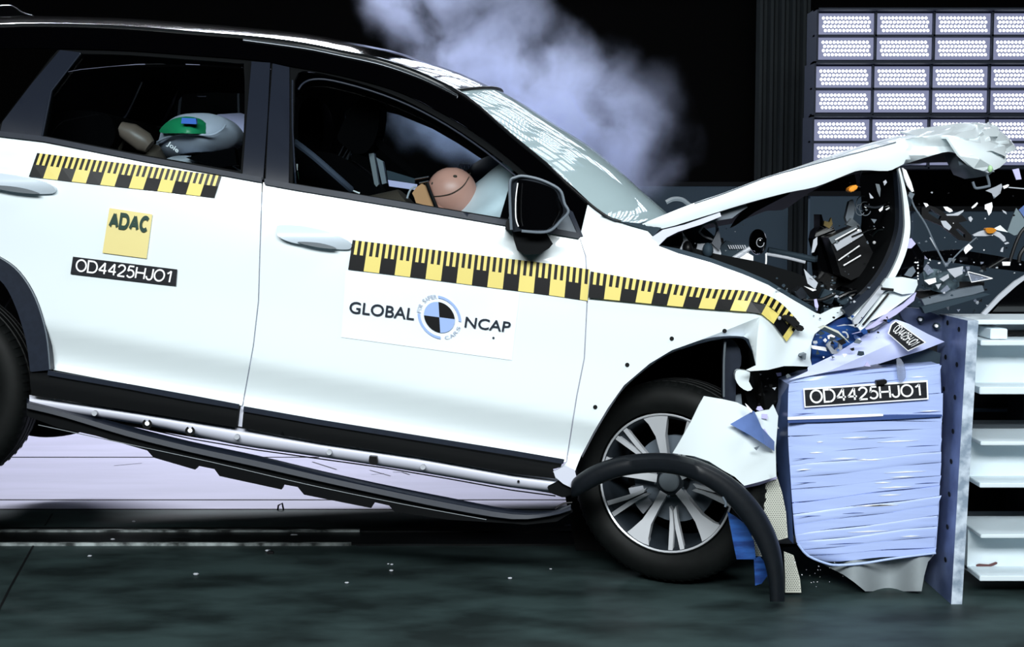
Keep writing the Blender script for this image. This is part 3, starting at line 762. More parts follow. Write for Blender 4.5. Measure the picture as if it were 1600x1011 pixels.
# --- engine bay
bay = lambda *a, **k: None
panel('inner_wing', [(1029,384),(1060,396),(1110,410),(1160,428),(1200,445),(1240,469),(1275,490),(1290,505),(1290,445),(1240,425),(1180,408),(1110,395),(1075,385)], .18, M['trim_dark'], car, .02)
panel('wing_flange', [(1030,383),(1060,396),(1110,410),(1160,428),(1200,445),(1240,468),(1275,488),(1277,483),(1240,462),(1200,438),(1160,421),(1110,403),(1062,389)], lambda x, y: YS(x, y)+.015, M['slate'], car, .01)
panel('bonnet_stay', [(1168,319),(1236,300),(1232,304),(1180,331),(1150,352),(1142,356),(1150,343)], .30, M['tblack'], car, .02)
panel('wing_rib', [(1029,384),(1045,372),(1068,362),(1100,372),(1130,372),(1135,400),(1100,404),(1060,394)], .35, M['black'], car, .02)
panel('strut_plate', [(1060,352),(1090,346),(1140,390),(1120,392),(1088,380)], .32, M['slate'], car, .03)
panel('reservoir', [(1086,400),(1090,381),(1122,380),(1127,396),(1125,404),(1100,404)], .22, M['lgrey'], car, .06)
link('reservoir_cap', blob_bm(P(1106,391,.17), .019, .03, .026, 14), M['slate'], car)
link('damper_top', blob_bm(P(1074,388,.16), .018, .03, .026, 14), M['tblack'], car)
panel('bracket', [(1060,395),(1068,376),(1066,362),(1075,375),(1080,390),(1072,396)], .16, M['lgrey'], car, .01)
panel('bracket', [(1112,380),(1119,366),(1123,356),(1127,380),(1124,392)], .2, M['chrome'], car, .02)
pxtube('fuel_hose', [(1092,362),(1100,352),(1112,347),(1119,351),(1120,364),(1114,377)], .25, .0045, M['lgrey'], car)
pxtube('fuel_hose', [(1092,362),(1100,369),(1112,374),(1126,378)], .25, .0035, M['lgrey'], car)
panel('wiring_tray', [(1135,376),(1170,383),(1170,392),(1150,412),(1115,406),(1112,400)], .3, M['slate'], car, .02)
bm = bmesh.new()
for k in range(8): panel_bm([(1137+k*3.6,383),(1139+k*3.6,383),(1142+k*3.6,389),(1140+k*3.6,389)], .29, .004, bm=bm)
link('tray_ribs', bm, M['lgrey'], car)
link('brake_servo', blob_bm(P(1184,378,.42), .031, .06, .046, 20), M['gloss_black'], car)
bm = bmesh.new(); tube_bm([P(1188+6*math.cos(a*PI/6), 379+7*math.sin(a*PI/6), .355) for a in range(11)], .0016, bm, 6); link('servo_ring', bm, M['lgrey'], car)
pxtube('brake_pipe', [(1146,404),(1172,388)], .26, .008, M['lgrey'], car, smooth_path=False)
pxtube('brake_pipe', [(1149,408),(1170,394)], .27, .004, M['chrome'], car, smooth_path=False)
link('brake_cylinder', blob_bm(P(1141,410,.2), .018, .02, .012, 14), M['gloss_black'], car)
panel('reservoir', [(1152,417),(1154,405),(1168,395),(1177,400),(1177,413),(1168,424),(1158,422)], .24, M['lettering_white'], car, .04)
pxtube('bracket_wire', [(1197,396),(1197,410),(1194,420),(1183,426)], .2, .003, M['lettering_white'], car)
pxtube('strut_brace', [(1200,391),(1240,399),(1284,408)], .5, .012, M['slate'], car)
pxtube('strut_brace', [(1197,397),(1230,403),(1258,410)], .4, .006, M['lgrey'], car)
panel('battery_box', [(1275,362),(1281,356),(1281,335),(1284,335),(1288,352),(1300,350),(1310,370),(1300,385),(1310,400),(1330,430),(1350,470),(1340,510),(1290,500),(1280,445),(1277,410),(1278,395),(1272,375)], .45, M['gloss_black'], car, .1)
panel('brass_fitting', [(1287,352),(1288,345),(1296,347),(1299,340),(1301,350),(1296,357)], .40, M['gold'], car, .02)
# ribbed intake box
def ribbox():
    o = panel('air_box', [(1294,371),(1341,352),(1349,366),(1366,398),(1368,420),(1330,438),(1314,430),(1305,400)], .30, M['black'], car, .12)
    panel('air_box_rib', [(1303,382),(1345,358),(1349,367),(1308,392)], .285, M['lgrey'], o, .02)
    panel('air_box_rib', [(1295,372),(1338,352),(1341,356),(1300,381)], .288, M['cap'], o, .02)
    for a, b in (((1310,407),(1343,384)), ((1318,415),(1345,399)), ((1305,375),(1338,357))):
        pxtube('air_box_rib', [a, b], .284, .0026, M['lettering_white'], o, smooth_path=False)
    panel('air_box_rib', [(1322,351),(1331,341),(1344,352),(1340,357)], .31, M['cap'], o, .03)
ribbox()
panel('snorkel', [(1321,340),(1327,315),(1333,312),(1337,325),(1332,345),(1325,352)], .34, M['grey'], car, .03)
for cx, cy, r in ((1348,318,10),(1352,326,9),(1344,328,7)):
    pxtube('wiring_loop', [(cx+r*math.cos(a*PI/5), cy+r*1.2*math.sin(a*PI/5)) for a in range(9)], .33, .0018, M['grey'], car, n=2, seg=5)
bm = bmesh.new(); link('wire_to_bonnet', tube_bm([P(1347,267,.2), P(1341,285,.24)], .0014, seg=5), M['grey'], car)
o = prism('connector_plug', [(1326,295),(1335,289),(1340,289),(1341,294),(1332,300),(1328,300)], -.02, .03, M['orange'], car, .003)
o['label'] = 'orange connector plug'
for a, b, w in (((1374,403),(1388,393),5),):
    pxtube('injector', [a, b], .25, .008, M['lgrey'], car, smooth_path=False)
pxtube('sparking_rod', [(1384,328),(1393,323)], .2, .003, M['lettering_white'], car, smooth_path=False)
pxtube('sparking_rod', [(1364,419),(1378,411)], .2, .003, M['lgrey'], car, smooth_path=False)
link('bolt_head', blob_bm(P(1366,379,.22), .006, .006, .006, 10), M['lettering_white'], car)
# dark engine mass that fills the bay
def jag(cx, cy, r, n, amp):
    return [(cx+r[0]*math.cos(2*PI*k/n)*(1+random.uniform(-amp, amp)), cy+r[1]*math.sin(2*PI*k/n)*(1+random.uniform(-amp, amp))) for k in range(n)]
panel('engine_block', [(1190,440),(1230,432),(1290,440),(1330,440),(1375,400),(1392,330),(1378,275),(1404,262),(1412,330),(1406,400),(1370,460),(1330,500),(1330,560),(1250,560),(1265,520),(1290,500),(1240,465)], .62, M['tblack'], car, .3)
panel('engine_cover', [(1345,268),(1400,262),(1404,300),(1398,330),(1370,300),(1350,290)], .55, M['tblack'], car, .1)
rs = random.Random(11)
for k in range(16):
    x, y = rs.uniform(1215, 1370), rs.uniform(440, 500) if k < 9 else rs.uniform(300, 460)
    if k >= 9: x = rs.uniform(1345, 1398)
    a = rs.uniform(-.7, .5); L_ = rs.uniform(10, 26); Yk = rs.uniform(.10, .28)
    pts = [(x-L_*math.cos(a), y-L_*math.sin(a)), (x+rs.uniform(-3, 3), y+rs.uniform(-6, 6)), (x+L_*math.cos(a), y+L_*math.sin(a)*.7)]
    pxtube('engine_hose', pts, Yk, rs.uniform(.003, .009), rs.choice((M['black'], M['gloss_grey'], M['cap'], M['gloss_black'])), car)
for k in range(14):
    x, y = rs.uniform(1222, 1340), rs.uniform(436, 505)
    if y < 425+(x-1200)*.62: y += 22
    w_, h_ = rs.uniform(5, 15), rs.uniform(4, 12); a = rs.uniform(-.8, .8)
    pl = [(x+w_*math.cos(a)*sx-h_*math.sin(a)*sy, y+w_*math.sin(a)*sx+h_*math.cos(a)*sy) for sx, sy in ((-1,-.6),(.7,-1),(1,.5),(.2,1),(-.8,.8))]
    prism('engine_bracket', pl, rs.uniform(.10, .16), .3, rs.choice((M['gloss_black'], M['black'], M['gloss_grey'], M['slate'])), car, .002)
# front grille beam (curved band)
go = spline([(1406,262),(1414,290),(1421,330),(1422,365),(1414,400),(1397,436),(1376,462),(1352,486),(1333,502)], 4)
gi = spline([(1404,265),(1409,290),(1413,330),(1413,362),(1405,397),(1389,431),(1368,458),(1346,481),(1328,498)], 4)
gk = spline([(1401,268),(1403,290),(1405,330),(1403,360),(1393,392),(1377,424),(1357,450),(1337,468),(1318,484)], 4)
grille = panel('grille_edge', go+list(reversed(gi)), .04, M['white'], car, .03)
panel('grille_band', gi+list(reversed(gk)), .06, mat('satin_blue_black', (24,32,44), .4), car, .05)
rows = [[P(x, y, .08)+Vector((0, d, 0)) for x, y in gk] for d in (0, .5)]
link('grille_shell', loft_bm(rows), M['trim_dark'], car)
panel('headlamp_strip', [(1410,262),(1416,266),(1424,285),(1428,299),(1425,300),(1418,290),(1413,277)], .02, M['lettering_white'], car, .01)
panel('headlamp_strip', [(1422,300),(1429,303),(1425,312),(1420,306)], .02, M['grey'], car, .01)
pxtube('bent_strip', [(1422,300),(1428,322),(1446,350),(1462,385),(1478,417)], .05, .003, M['grey'], car)
# bumper corner and headlamp shells
panel('bumper_corner', [(1378,445),(1385,435),(1410,433),(1433,437),(1434,445),(1428,458),(1410,460),(1380,450)], lambda x, y: -.02+.02*((x-1405)/25)**2, M['white'], car, .02, 6)
panel('headlamp_shell', [(1333,501),(1376,447),(1384,452),(1345,500),(1336,512)], .02, M['lgrey'], car, .02)
panel('headlamp_shell', [(1341,512),(1380,461),(1392,455),(1428,458),(1415,468),(1385,490),(1360,502),(1345,518)], .0, M['white'], car, .02)
pxtube('headlamp_seal', [(1348,508),(1368,484),(1388,459)], -.012, .0035, M['tblack'], car)
pxtube('headlamp_seal', [(1377,451),(1396,453)], -.03, .0045, M['tblack'], car, smooth_path=False)
panel('headlamp_shell', [(1345,519),(1380,494),(1412,475),(1432,457),(1428,470),(1400,492),(1365,512),(1332,522)], -.01, M['lav'], car, .012)
panel('headlamp_shell', [(1308,510),(1320,507),(1365,517),(1395,497),(1350,505)], .02, M['lgrey'], car, .012)
# torn strip and junk between fender and block
panel('torn_strip', [(1279,512),(1288,508),(1310,517),(1328,536),(1322,532),(1300,523)], -.03, M['beige'], car, .012)
panel('torn_strip', [(1283,515),(1289,511),(1310,521),(1325,534),(1305,525)], -.036, M['slate'], car, .008)
panel('crushed_core', [(1268,520),(1290,505),(1340,490),(1375,500),(1395,510),(1330,545),(1285,565),(1268,574)], .12, M['deep_blue'], car, .1)
panel('clamp', [(1292,540),(1300,530),(1316,535),(1316,545),(1307,553),(1300,553)], .02, M['lgrey'], car, .02, holes=[[(1297,540),(1302,533),(1311,537),(1311,543),(1305,548)]])
panel('bracket', [(1268,540),(1290,543),(1292,549),(1270,545)], .03, M['lettering_white'], car, .02)
pxtube('bracket_wire', [(1316,519),(1322,520),(1325,527),(1320,531)], .0, .003, M['lgrey'], car)
# black parts under the fender corner
panel('bumper_bracket', [(1163,579),(1200,579),(1240,573),(1269,572),(1240,590),(1228,604),(1216,625),(1205,640),(1172,640),(1163,612)], .22, M['trim_dark'], car, .1)
panel('fog_lamp', spline([(1150,580),(1158,578),(1172,582),(1170,596),(1176,607),(1168,611),(1156,604),(1149,592)], 2, True), .05, M['white'], car, .03)
pxtube('liner_edge', [(1133,534),(1131,570),(1131,620)], .05, .004, M['cap'], car)
panel('arch_liner', spline([(1130,532),(1142,528),(1156,545),(1158,570),(1150,590),(1148,640),(1130,640),(1131,580)], 2, True), .10, M['trim'], car, .04)
panel('arch_liner', [(1142,620),(1158,616),(1160,640),(1145,640)], .12, M['grey'], car, .02)
# inner wheel house
wh = spline([(905,730),(925,680),(960,625),(1010,572),(1070,545),(1130,530),(1165,535),(1190,600),(1200,700)], 3)
link('wheel_house', loft_bm([[P(x, y-3, .05)+Vector((0, d, 0)) for x, y in wh] for d in (0, .6)]), M['void'], car)
panel('wheel_house_wall', [(880,760)]+wh+[(1210,860),(900,860)], .62, M['void'], car, .02)
# fender spring clip with dark gadget at the tape end
g = prism('tape_gadget', [(1222,495),(1228,492),(1243,496),(1248,504),(1250,510),(1240,510),(1228,501)], -.02, .03, M['tblack'], car, .002)
prism('tape_gadget', [(1249,507),(1257,511),(1256,517),(1250,518),(1244,514)], -.02, .02, M['tblack'], car, .003)
pxtube('tape_gadget', [(1238,508),(1248,516)], -.02, .004, M['tblack'], car, smooth_path=False)
link('spring_pin', blob_bm(P(1218,497,-.03), .006, .006, .007, 8), M['lgrey'], car)
prism('bolt_stub', [(1252,554),(1260,552),(1259,562),(1256,562),(1255,556),(1250,557)], -.0, .05, M['grey'], car, .001)

# --- fender apron fragments by the wheel
def Yfrag(x, y): return -.13+.05*((x-1130)/80)**2
frag = panel('bumper_skin', [(1100,619),(1130,624),(1152,629),(1170,638),(1178,645),(1190,642),(1202,640),(1208,632),(1216,650),(1212,700),(1213,745),(1190,752),(1163,759),(1148,745),(1130,735),(1108,721),(1085,713),(1051,708),(1062,690),(1080,658),(1092,633)], Yfrag, M['white'], car, .006, 9)
pts = [(1141,663,-.16),(1160,652,-.16),(1178,642,-.17),(1184,652,-.10),(1180,645,-.2),(1190,668,-.18),(1210,690,-.12),(1210,705,-.10),(1195,695,-.17),(1172,680,-.16)]
link('torn_blue_flap', facet_bm(pts, [(0,1,9),(1,2,9),(2,5,9),(2,3,5),(5,8,9),(5,6,8),(6,7,8)], .004), M['mid_blue'], car, ang=50)
panel('torn_shard', [(1164,630),(1168,633),(1176,642),(1174,645),(1168,638)], -.18, M['lettering_white'], car, .003)
panel('torn_shard', [(1178,700),(1188,696),(1182,704)], -.16, M['grey'], car, .002)
# --- sill trim that has dropped
st_top = spline([(42,622),(100,637),(200,665),(300,690),(400,711),(500,735),(600,757),(700,777),(800,796),(860,798),(892,788)], 3)
st_mid = [(x, y+17) for x, y in st_top]
def Yst(x, y): return -.03
mid2 = spline([(42,638),(100,652),(200,682),(300,707),(400,729),(500,752),(600,774),(700,795),(800,811),(860,806),(892,797)], 3)
rows = [[P(x, y, .05) for x, y in st_top], [P(x, y+3, .015) for x, y in st_top], [P(x, (y+b[1])/2, -.045) for (x, y), b in zip(st_top, mid2)], [P(x, y, -.05) for x, y in mid2], [P(x, y+2, -.02) for x, y in mid2]]
sill_trim = link('sill_trim', loft_bm(rows), M['trim'], car, ang=60)
panel('sill_trim_lip', mid2+[(895,800),(870,815),(820,820),(800,818),(700,812),(617,800),(608,790),(586,785),(580,794),(475,773),(465,761),(443,757),(440,765),(343,744),(335,733),(310,728),(305,734),(240,715),(230,704),(150,681),(90,668),(42,650)], -.02, M['trim_dark'], sill_trim, .04)
pxtube('sill_trim_seam', [(60,664),(200,694),(330,722),(480,757),(620,786),(760,812)], -.024, .0015, M['cap'], sill_trim)
prism('sill_trim_end', [(855,760),(880,748),(898,758),(900,772),(880,778),(858,770)], -.0, .06, M['trim_dark'], car, .003)
panel('sill_torn_end', [(864,737),(884,728),(898,735),(902,750),(896,764),(880,756),(868,746)], -.02, M['white_in'], car, .01)
pxtube('sill_wire', [(868,795),(880,787),(894,785)], -.02, .003, M['tblack'], car)
# --- fallen wheel arch trim lying across the wheel
ao = spline([(892,762),(896,748),(925,728),(965,714),(1010,708),(1050,709),(1095,720),(1135,740),(1170,768),(1198,805),(1216,845),(1224,885),(1226,925),(1226,940)], 4)
ai = spline([(893,778),(905,774),(935,758),(970,745),(1012,739),(1052,741),(1090,753),(1125,775),(1153,805),(1177,840),(1192,873),(1199,900),(1202,925),(1203,940)], 4)
n = len(ao); rows = []
for f, dy in ((0, .045), (.05, .01), (.3, -.012), (.75, -.012), (.97, .0), (1, .04)):
    rows.append([P(a[0]+(b[0]-a[0])*f, a[1]+(b[1]-a[1])*f, (-.05-.15*min(1, i/(n*.45)))+dy) for i, (a, b) in enumerate(zip(ao, ai))])
bm = loft_bm(rows)
arch = link('wheel_arch_trim', bm, M['trim2'], car, ang=60)
pxtube('arch_clip', [(1129,776),(1134,786),(1133,792)], -.2, .004, M['grey'], arch)

# --- tapes, stickers
def tape(name, top, bot, nseg, first_black, Yoff=.006, tail=0):
    T, B = spline(top, 6), spline(bot, 6)
    def at(L, u):
        d = [0]
        for a, b in zip(L, L[1:]): d.append(d[-1]+math.hypot(b[0]-a[0], b[1]-a[1]))
        s = u*d[-1]
        for i in range(len(L)-1):
            if s <= d[i+1] or i == len(L)-2:
                t = (s-d[i])/(d[i+1]-d[i]); return (L[i][0]+(L[i+1][0]-L[i][0])*t, L[i][1]+(L[i+1][1]-L[i][1])*t)
    bm = bmesh.new()
    def cell(u0, u1, v0, v1, mi):
        q = []
        for u, v in ((u0, v0), (u1, v0), (u1, v1), (u0, v1)):
            a, b = at(T, min(u, 1)), at(B, min(u, 1)); x = a[0]+(b[0]-a[0])*v; y = a[1]+(b[1]-a[1])*v
            q.append(bm.verts.new(P(x, y, YS(x, y)-Yoff)))
        bm.faces.new(q).material_index = mi
    for i in range(math.ceil(nseg)):
        blk = (i % 2 == 0) == first_black; mi = 1 if blk else 0
        u0, u1 = i/nseg, (i+1)/nseg
        if u0 >= 1: break
        cell(u0, min(1, u1), .48, 1, mi)
        for k in range(5):
            a, b = u0+(u1-u0)*k/5, u0+(u1-u0)*(k+1)/5
            if a >= 1: break
            cell(a, min(1, b), 0, .48, mi if k % 2 == 0 else 1-mi)
    bmesh.ops.remove_doubles(bm, verts=bm.verts[:], dist=1e-5)
    return link(name, bm, [M['yellow'], M['tblack']], car, smooth=False)
tape('scale_tape', [(58,239),(150,250),(250,262),(346,275)], [(45,276),(150,288),(250,299),(335,309)], 13, True)
tape('scale_tape', [(551,375),(650,387),(750,399),(850,411),(922,421)], [(544,421),(650,434),(750,447),(850,460),(918,470)], 15.5, True)
tape('scale_tape', [(923,424),(1000,437),(1060,445),(1110,451),(1165,454),(1195,460),(1222,475),(1250,505)], [(919,465),(1000,473),(1060,479),(1110,483),(1168,487),(1189,490),(1207,504),(1229,534)], 13.4, True, .016)
# yellow sticker
q = [(171,325),(238,335),(229,404),(160,395)]
s = panel('yellow_sticker', q, YSo(.007), M['yellow2'], car, 0, 12)
strokes('lettering', 'ADAC', [(172,330),(236,338),(231,364),(168.5,356)], YSo(.009), M['green_ink'], s, .25, .27)
q = [(114,401),(277,421),(275,447),(110,428)]
s = panel('test_number_plate', q, YSo(.007), M['plate'], car, 0, 12)
strokes('lettering', 'OD4425HJO1', [(119,404),(270,423),(266,442.5),(117,424)], YSo(.009), M['lettering_white'], s)
q = [(540,423),(700,442),(812,458),(800,563),(533,527)]
s = panel('logo_sticker', q, YSo(.003), M['foil'], car, 0, 14)
text('lettering', 'GLOBAL', [(547,470.5),(649,482),(646.5,500.5),(545,489)], YSo(.006), M['navy'], s, .012)
text('lettering', 'NCAP', [(728,494.5),(799,503),(796,519.5),(725.5,511.5)], YSo(.006), M['navy'], s, .012)
LC = (686.5, 495.8)
def lp(r, a): return (LC[0]+r*math.cos(a)-(.06)*r*math.sin(a), LC[1]-r*math.sin(a)+.13*r*math.cos(a)-.0)
def sector(name, r0, r1, a0, a1, m, off=.0085, n=16):
    bm = bmesh.new(); A = [a0+(a1-a0)*k/n for k in range(n+1)]
    loft_bm([[P(*lp(r0, a), YS(*lp(r0, a))-off) for a in A], [P(*lp(r1, a), YS(*lp(r1, a))-off) for a in A]], bm)
    bmesh.ops.remove_doubles(bm, verts=bm.verts[:], dist=1e-6)
    return link(name, bm, m, s, smooth=False, recalc=False)
sector('logo_quadrant', 0, 24, 0, PI/2, M['tblack']); sector('logo_quadrant', 0, 24, PI/2, PI, M['logo_blue'])
sector('logo_quadrant', 0, 24, PI, 1.5*PI, M['tblack']); sector('logo_quadrant', 0, 24, 1.5*PI, 2*PI, M['logo_blue'])
sector('logo_ring', 30, 34, -.08, PI/2, M['logo_blue']); sector('logo_ring', 30, 34, PI-.05, 1.5*PI, M['logo_blue'])
def ring_text(st, a0, a1, r0, r1, flip=False):
    bm = bmesh.new(); n = len(st)
    for i, ch in enumerate(st):
        if ch == ' ': continue
        ac = a0+(a1-a0)*(i+.5)/n; w = abs(a1-a0)/n*.43; w = w*.35 if ch == 'I' else w
        if not flip: qd = [lp(r1, ac+w), lp(r1, ac-w), lp(r0, ac-w), lp(r0, ac+w)]
        else: qd = [lp(r0, ac-w), lp(r0, ac+w), lp(r1, ac+w), lp(r1, ac-w)]
        text('', ch, qd, YSo(.006), None, None, 0, bm)
    link('lettering', bm, M['logo_pale'], s, smooth=False, recalc=False)
ring_text('FOR SAFER', PI*.97, PI*.52, 29, 35); ring_text('CARS', PI*1.56, PI*1.9, 29.5, 34.5, True)
disc('mark', 771, 528, 1.8, YSo(.006), M['navy'], s, .001)

# --- wheels
def lathe_bm(prof, seg=64, bm=None, mi=0):
    """profile of (y, r) spun round the wheel's own y axis"""
    rows = [[Vector((r*math.cos(2*PI*k/seg), y, r*math.sin(2*PI*k/seg))) for k in range(seg)] for y, r in prof]
    return loft_bm(rows, bm, mi, close=True)
def make_wheel(name, centre, yaw, R, label, tilt=0):
    t = bpy.data.objects.new(name, None); col.objects.link(t); t.parent = car; t.location = Vector(centre)-car.location
    t.rotation_euler = (tilt, 0, yaw); tag(t, label)
    def put(nm, bm, m, ang=35):
        bmesh.ops.recalc_face_normals(bm, faces=bm.faces[:])
        for f in bm.faces: f.smooth = True
        for e in bm.edges:
            if len(e.link_faces) == 2 and e.calc_face_angle(0) > math.radians(ang): e.smooth = False
        me = bpy.data.meshes.new(nm); bm.to_mesh(me); bm.free(); me.materials.append(m)
        o = bpy.data.objects.new(nm, me); col.objects.link(o); o.parent = t; return o
    prof = [(-.085,.240),(-.100,.246),(-.108,.262),(-.112,.285),(-.108,.308),(-.098,.326),(-.090,.332),(-.082,.338)]
    treads = [(-.062,.3435),(-.058,.3435),(-.056,.337),(-.050,.337),(-.048,.345),(-.022,.346),(-.020,.338),(-.013,.338),(-.011,.346),(.011,.346),(.013,.338),(.020,.338),(.022,.346),(.048,.345),(.050,.337),(.056,.337),(.058,.3435),(.062,.3435)]
    prof2 = [(-y, r) for y, r in reversed(prof)]
    bm = lathe_bm(prof+treads+prof2, 96)
    # shoulder blocks
    for k in range(72):
        a = 2*PI*k/72; da = .018
        for s_ in (-1, 1):
            v = []
            for aa in (a-da, a+da):
                for y, r in ((.064*s_, .3462), (.086*s_, .3395), (.094*s_, .3315)):
                    v.append(bm.verts.new((r*math.cos(aa), y, r*math.sin(aa))))
            bm.faces.new([v[0], v[1], v[4], v[3]]); bm.faces.new([v[1], v[2], v[5], v[4]])
    put('tyre', bm, M['rubber'])
    put('rim_barrel', lathe_bm([(-.094,.238),(-.098,.234),(-.09,.226),(-.06,.216),(.09,.21),(.10,.24)], 72), M['alloy_dark'])
    put('rim_lip', lathe_bm([(-.0995,.2385),(-.1015,.236),(-.0985,.2315),(-.094,.2315)], 72), M['alloy'])
    def spoke(poly, y_in, y_out, depth, m, nm='spoke'):
        bm = bmesh.new(); f, b = [], []
        for x, r in poly:
            tt = (r-.04)/(.23-.04); y = y_in+(y_out-y_in)*tt
            f.append(bm.verts.new((x, y, r))); b.append(bm.verts.new((x*.9, y+depth, r)))
        bm.faces.new(f); bm.faces.new(list(reversed(b)))
        for i in range(len(f)): bm.faces.new([f[(i+1) % len(f)], f[i], b[i], b[(i+1) % len(f)]])
        return bm
    def rot(bm, ang_):
        bmesh.ops.rotate(bm, verts=bm.verts[:], cent=(0,0,0), matrix=Matrix.Rotation(ang_, 3, 'Y')); return bm
    for k in range(5):
        th = math.radians(-116+72*k); rr = PI/2-th
        wide = [(-.014,.045),(.014,.045),(.013,.10),(.020,.16),(.036,.205),(.046,.228),(.0,.2335),(-.046,.228),(-.030,.205),(-.015,.16),(-.013,.10)]
        put('spoke', rot(spoke(wide, -.058, -.094, .03, M['alloy']), rr), M['alloy'])
        th2 = math.radians(-80+72*k); rr2 = PI/2-th2
        for sgn in (-1, 1):
            v = [(sgn*.002,.10),(sgn*.012,.085),(sgn*.014,.13),(sgn*.030,.2325),(sgn*.014,.2335),(sgn*.003,.16)]
            put('spoke', rot(spoke(v, -.055, -.094, .022, M['alloy']), rr2), M['alloy'])
        put('spoke_insert', rot(spoke([(-.003,.10),(.003,.10),(.012,.225),(-.012,.225)], -.048, -.080, .02, M['alloy_dark']), rr2), M['alloy_dark'])
    put('hub', lathe_bm([(.02,.055),(-.045,.055),(-.055,.05),(-.058,.044),(-.052,.042),(-.052,.0005)], 40), M['alloy_dark'])
    put('centre_cap', lathe_bm([(-.052,.036),(-.062,.036),(-.066,.032),(-.068,.015),(-.068,.0005)], 40), M['cap'])
    for k in range(5):
        a = math.radians(-44+72*k+20); bm = blob_bm((.052*math.cos(a), -.05, .052*math.sin(a)), .008, .01, .008, 10); put('lug_nut', bm, M['chrome'])
    put('brake_disc', lathe_bm([(.0,.15),(.02,.15),(.02,.05),(.0,.05),(.0,.15)], 48), M['grey'])
    bm = bmesh.new(); rows = []
    for a in [math.radians(195+6*k) for k in range(7)]: rows.append([(r*math.cos(a), y, r*math.sin(a)) for r, y in ((.11,-.03),(.165,-.03),(.17,.03),(.11,.03))])
    put('brake_caliper', loft_bm([[Vector(p) for p in r] for r in rows], bm), M['lgrey'])
    return t
YAW = math.radians(-26)
n_out = Vector((-math.sin(-YAW), -math.cos(YAW), 0))
cf = P(1040, 755, .13) - n_out*.095
make_wheel('front_wheel', cf, YAW, .345, 'front wheel with five split bright spokes')
cr = P(-123, 610, .06) + Vector((0, .11, 0))
make_wheel('rear_wheel', cr, 0, .345, 'rear wheel lifted off the floor')
# far-side wheels
def far_wheel(c):
    bm = lathe_bm([(-.1,.0005),(-.1,.24),(-.11,.28),(-.095,.33),(-.06,.345),(.06,.345),(.095,.33),(.11,.28),(.1,.24),(.1,.0005)], 48)
    bmesh.ops.translate(bm, verts=bm.verts[:], vec=c); link('far_wheel', bm, M['rubber'], car)
far_wheel(Vector((cr.x, CW-.1, cr.z))); far_wheel(Vector((cf.x, CW-.1, cf.z+.02)))
link('axle', tube_bm([Vector((cr.x, .3, cr.z)), Vector((cr.x, CW-.2, cr.z))], .05), M['void'], car)
link('drive_shaft', tube_bm([Vector((cf.x, .35, cf.z)), Vector((cf.x, CW-.2, cf.z+.02))], .04), M['void'], car)

# --- interior (parts of the car)
def seat(px, py, Y, wd, name='front_seat'):
    bm = bmesh.new()
    c = P(px, py, Y)
    rows = []
    for z, xf, xb, hw in ((-.38,.10,-.04,.22),(-.2,.07,-.07,.25),(0,.02,-.12,.26),(.1,-.02,-.14,.22),(.14,-.06,-.13,.15)):
        rows.append([c+Vector((xb, -hw, z)), c+Vector((xf-.02, -hw, z)), c+Vector((xf, -hw*.6, z)), c+Vector((xf-.03, 0, z)), c+Vector((xf, hw*.6, z)), c+Vector((xf-.02, hw, z)), c+Vector((xb, hw, z)), c+Vector((xb-.03, 0, z))])
    loft_bm(rows, bm, close=True); bm.faces.new([v for v in bm.verts[-8:]])
    s_ = link(name, bm, M['fabric'], car)
    return s_
def cushion(name, poly, Y0, Y1, m, parent=car, bev=.02):
    return prism(name, spline(poly, 3, True), Y0, Y1, m, parent, 0, ang=50)
# near front seat back: big dark shape at left of front window
cushion('front_seat', [(470,300),(466,250),(490,238),(520,240),(560,265),(590,300),(600,330),(600,360),(480,350)], .50, .95, M['fabric'])
o = cushion('head_rest', [(466,190),(470,165),(482,153),(497,158),(505,185),(504,215),(495,238),(470,238)], .95, 1.25, M['fabric'])
o = cushion('head_rest', [(530,205),(545,175),(565,152),(585,150),(594,162),(590,205),(578,232),(560,241),(540,230),(528,218)], .55, .82, M['fabric'])
for a, b in (((537,228),(526,250)), ((550,232),(536,256)), ((544,232),(532,253)), ((548,238),(540,256))):
    pxtube('head_rest_post', [a, b], .66, .0028, M['chrome'], o, smooth_path=False)
pxtube('seat_wire', [(498,239),(521,242)], .7, .002, M['lettering_white'], car, smooth_path=False)
pxtube('seat_wire', [(500,252),(506,243),(521,242)], .7, .0015, M['lgrey'], car)
pxtube('seat_belt', [(460,222),(490,245),(530,280),(548,296)], [.25, .4], .012, M['strap'], car)
cushion('rear_seat', [(82,200),(84,178),(110,172),(160,176),(176,190),(180,215),(170,240),(180,300),(80,290)], .35, 1.6, M['fabric'])
cushion('rear_seat', [(380,420),(300,300),(240,270),(170,262),(80,250),(80,400)], .15, 1.6, M['fabric'])
panel('rear_pillar', [(222,125),(262,118),(290,118),(262,170),(240,220),(225,240),(205,260),(188,240),(200,190)], 1.62, M['trim_dark'], car, .05)
pxtube('pillar_highlight', [(222,128),(210,155),(196,182),(184,188)], 1.6, .0035, M['lettering_white'], car)  # white tube paints in the sliver of highlight on the pillar
panel('rear_pillar_patch', [(176,187),(192,184),(194,190),(182,196),(178,200)], 1.55, M['lgrey'], car, .01)
panel('far_door_pillar', [(262,118),(300,118),(290,140),(300,150),(318,118),(370,118),(372,230),(345,232),(325,180),(322,150),(280,150),(275,200),(240,220)], 1.70, mat('dark_inner_trim', (14,16,18), .7), car, .05, holes=[[(278,120),(308,120),(307,150),(277,150)]])
panel('child_symbol', [(160,159),(165,159),(165,163),(169,164),(168,168),(164,168),(163,173),(160,173),(160,168),(156,166),(156,163),(160,163)], 1.74, M['lgrey'], car, .002)
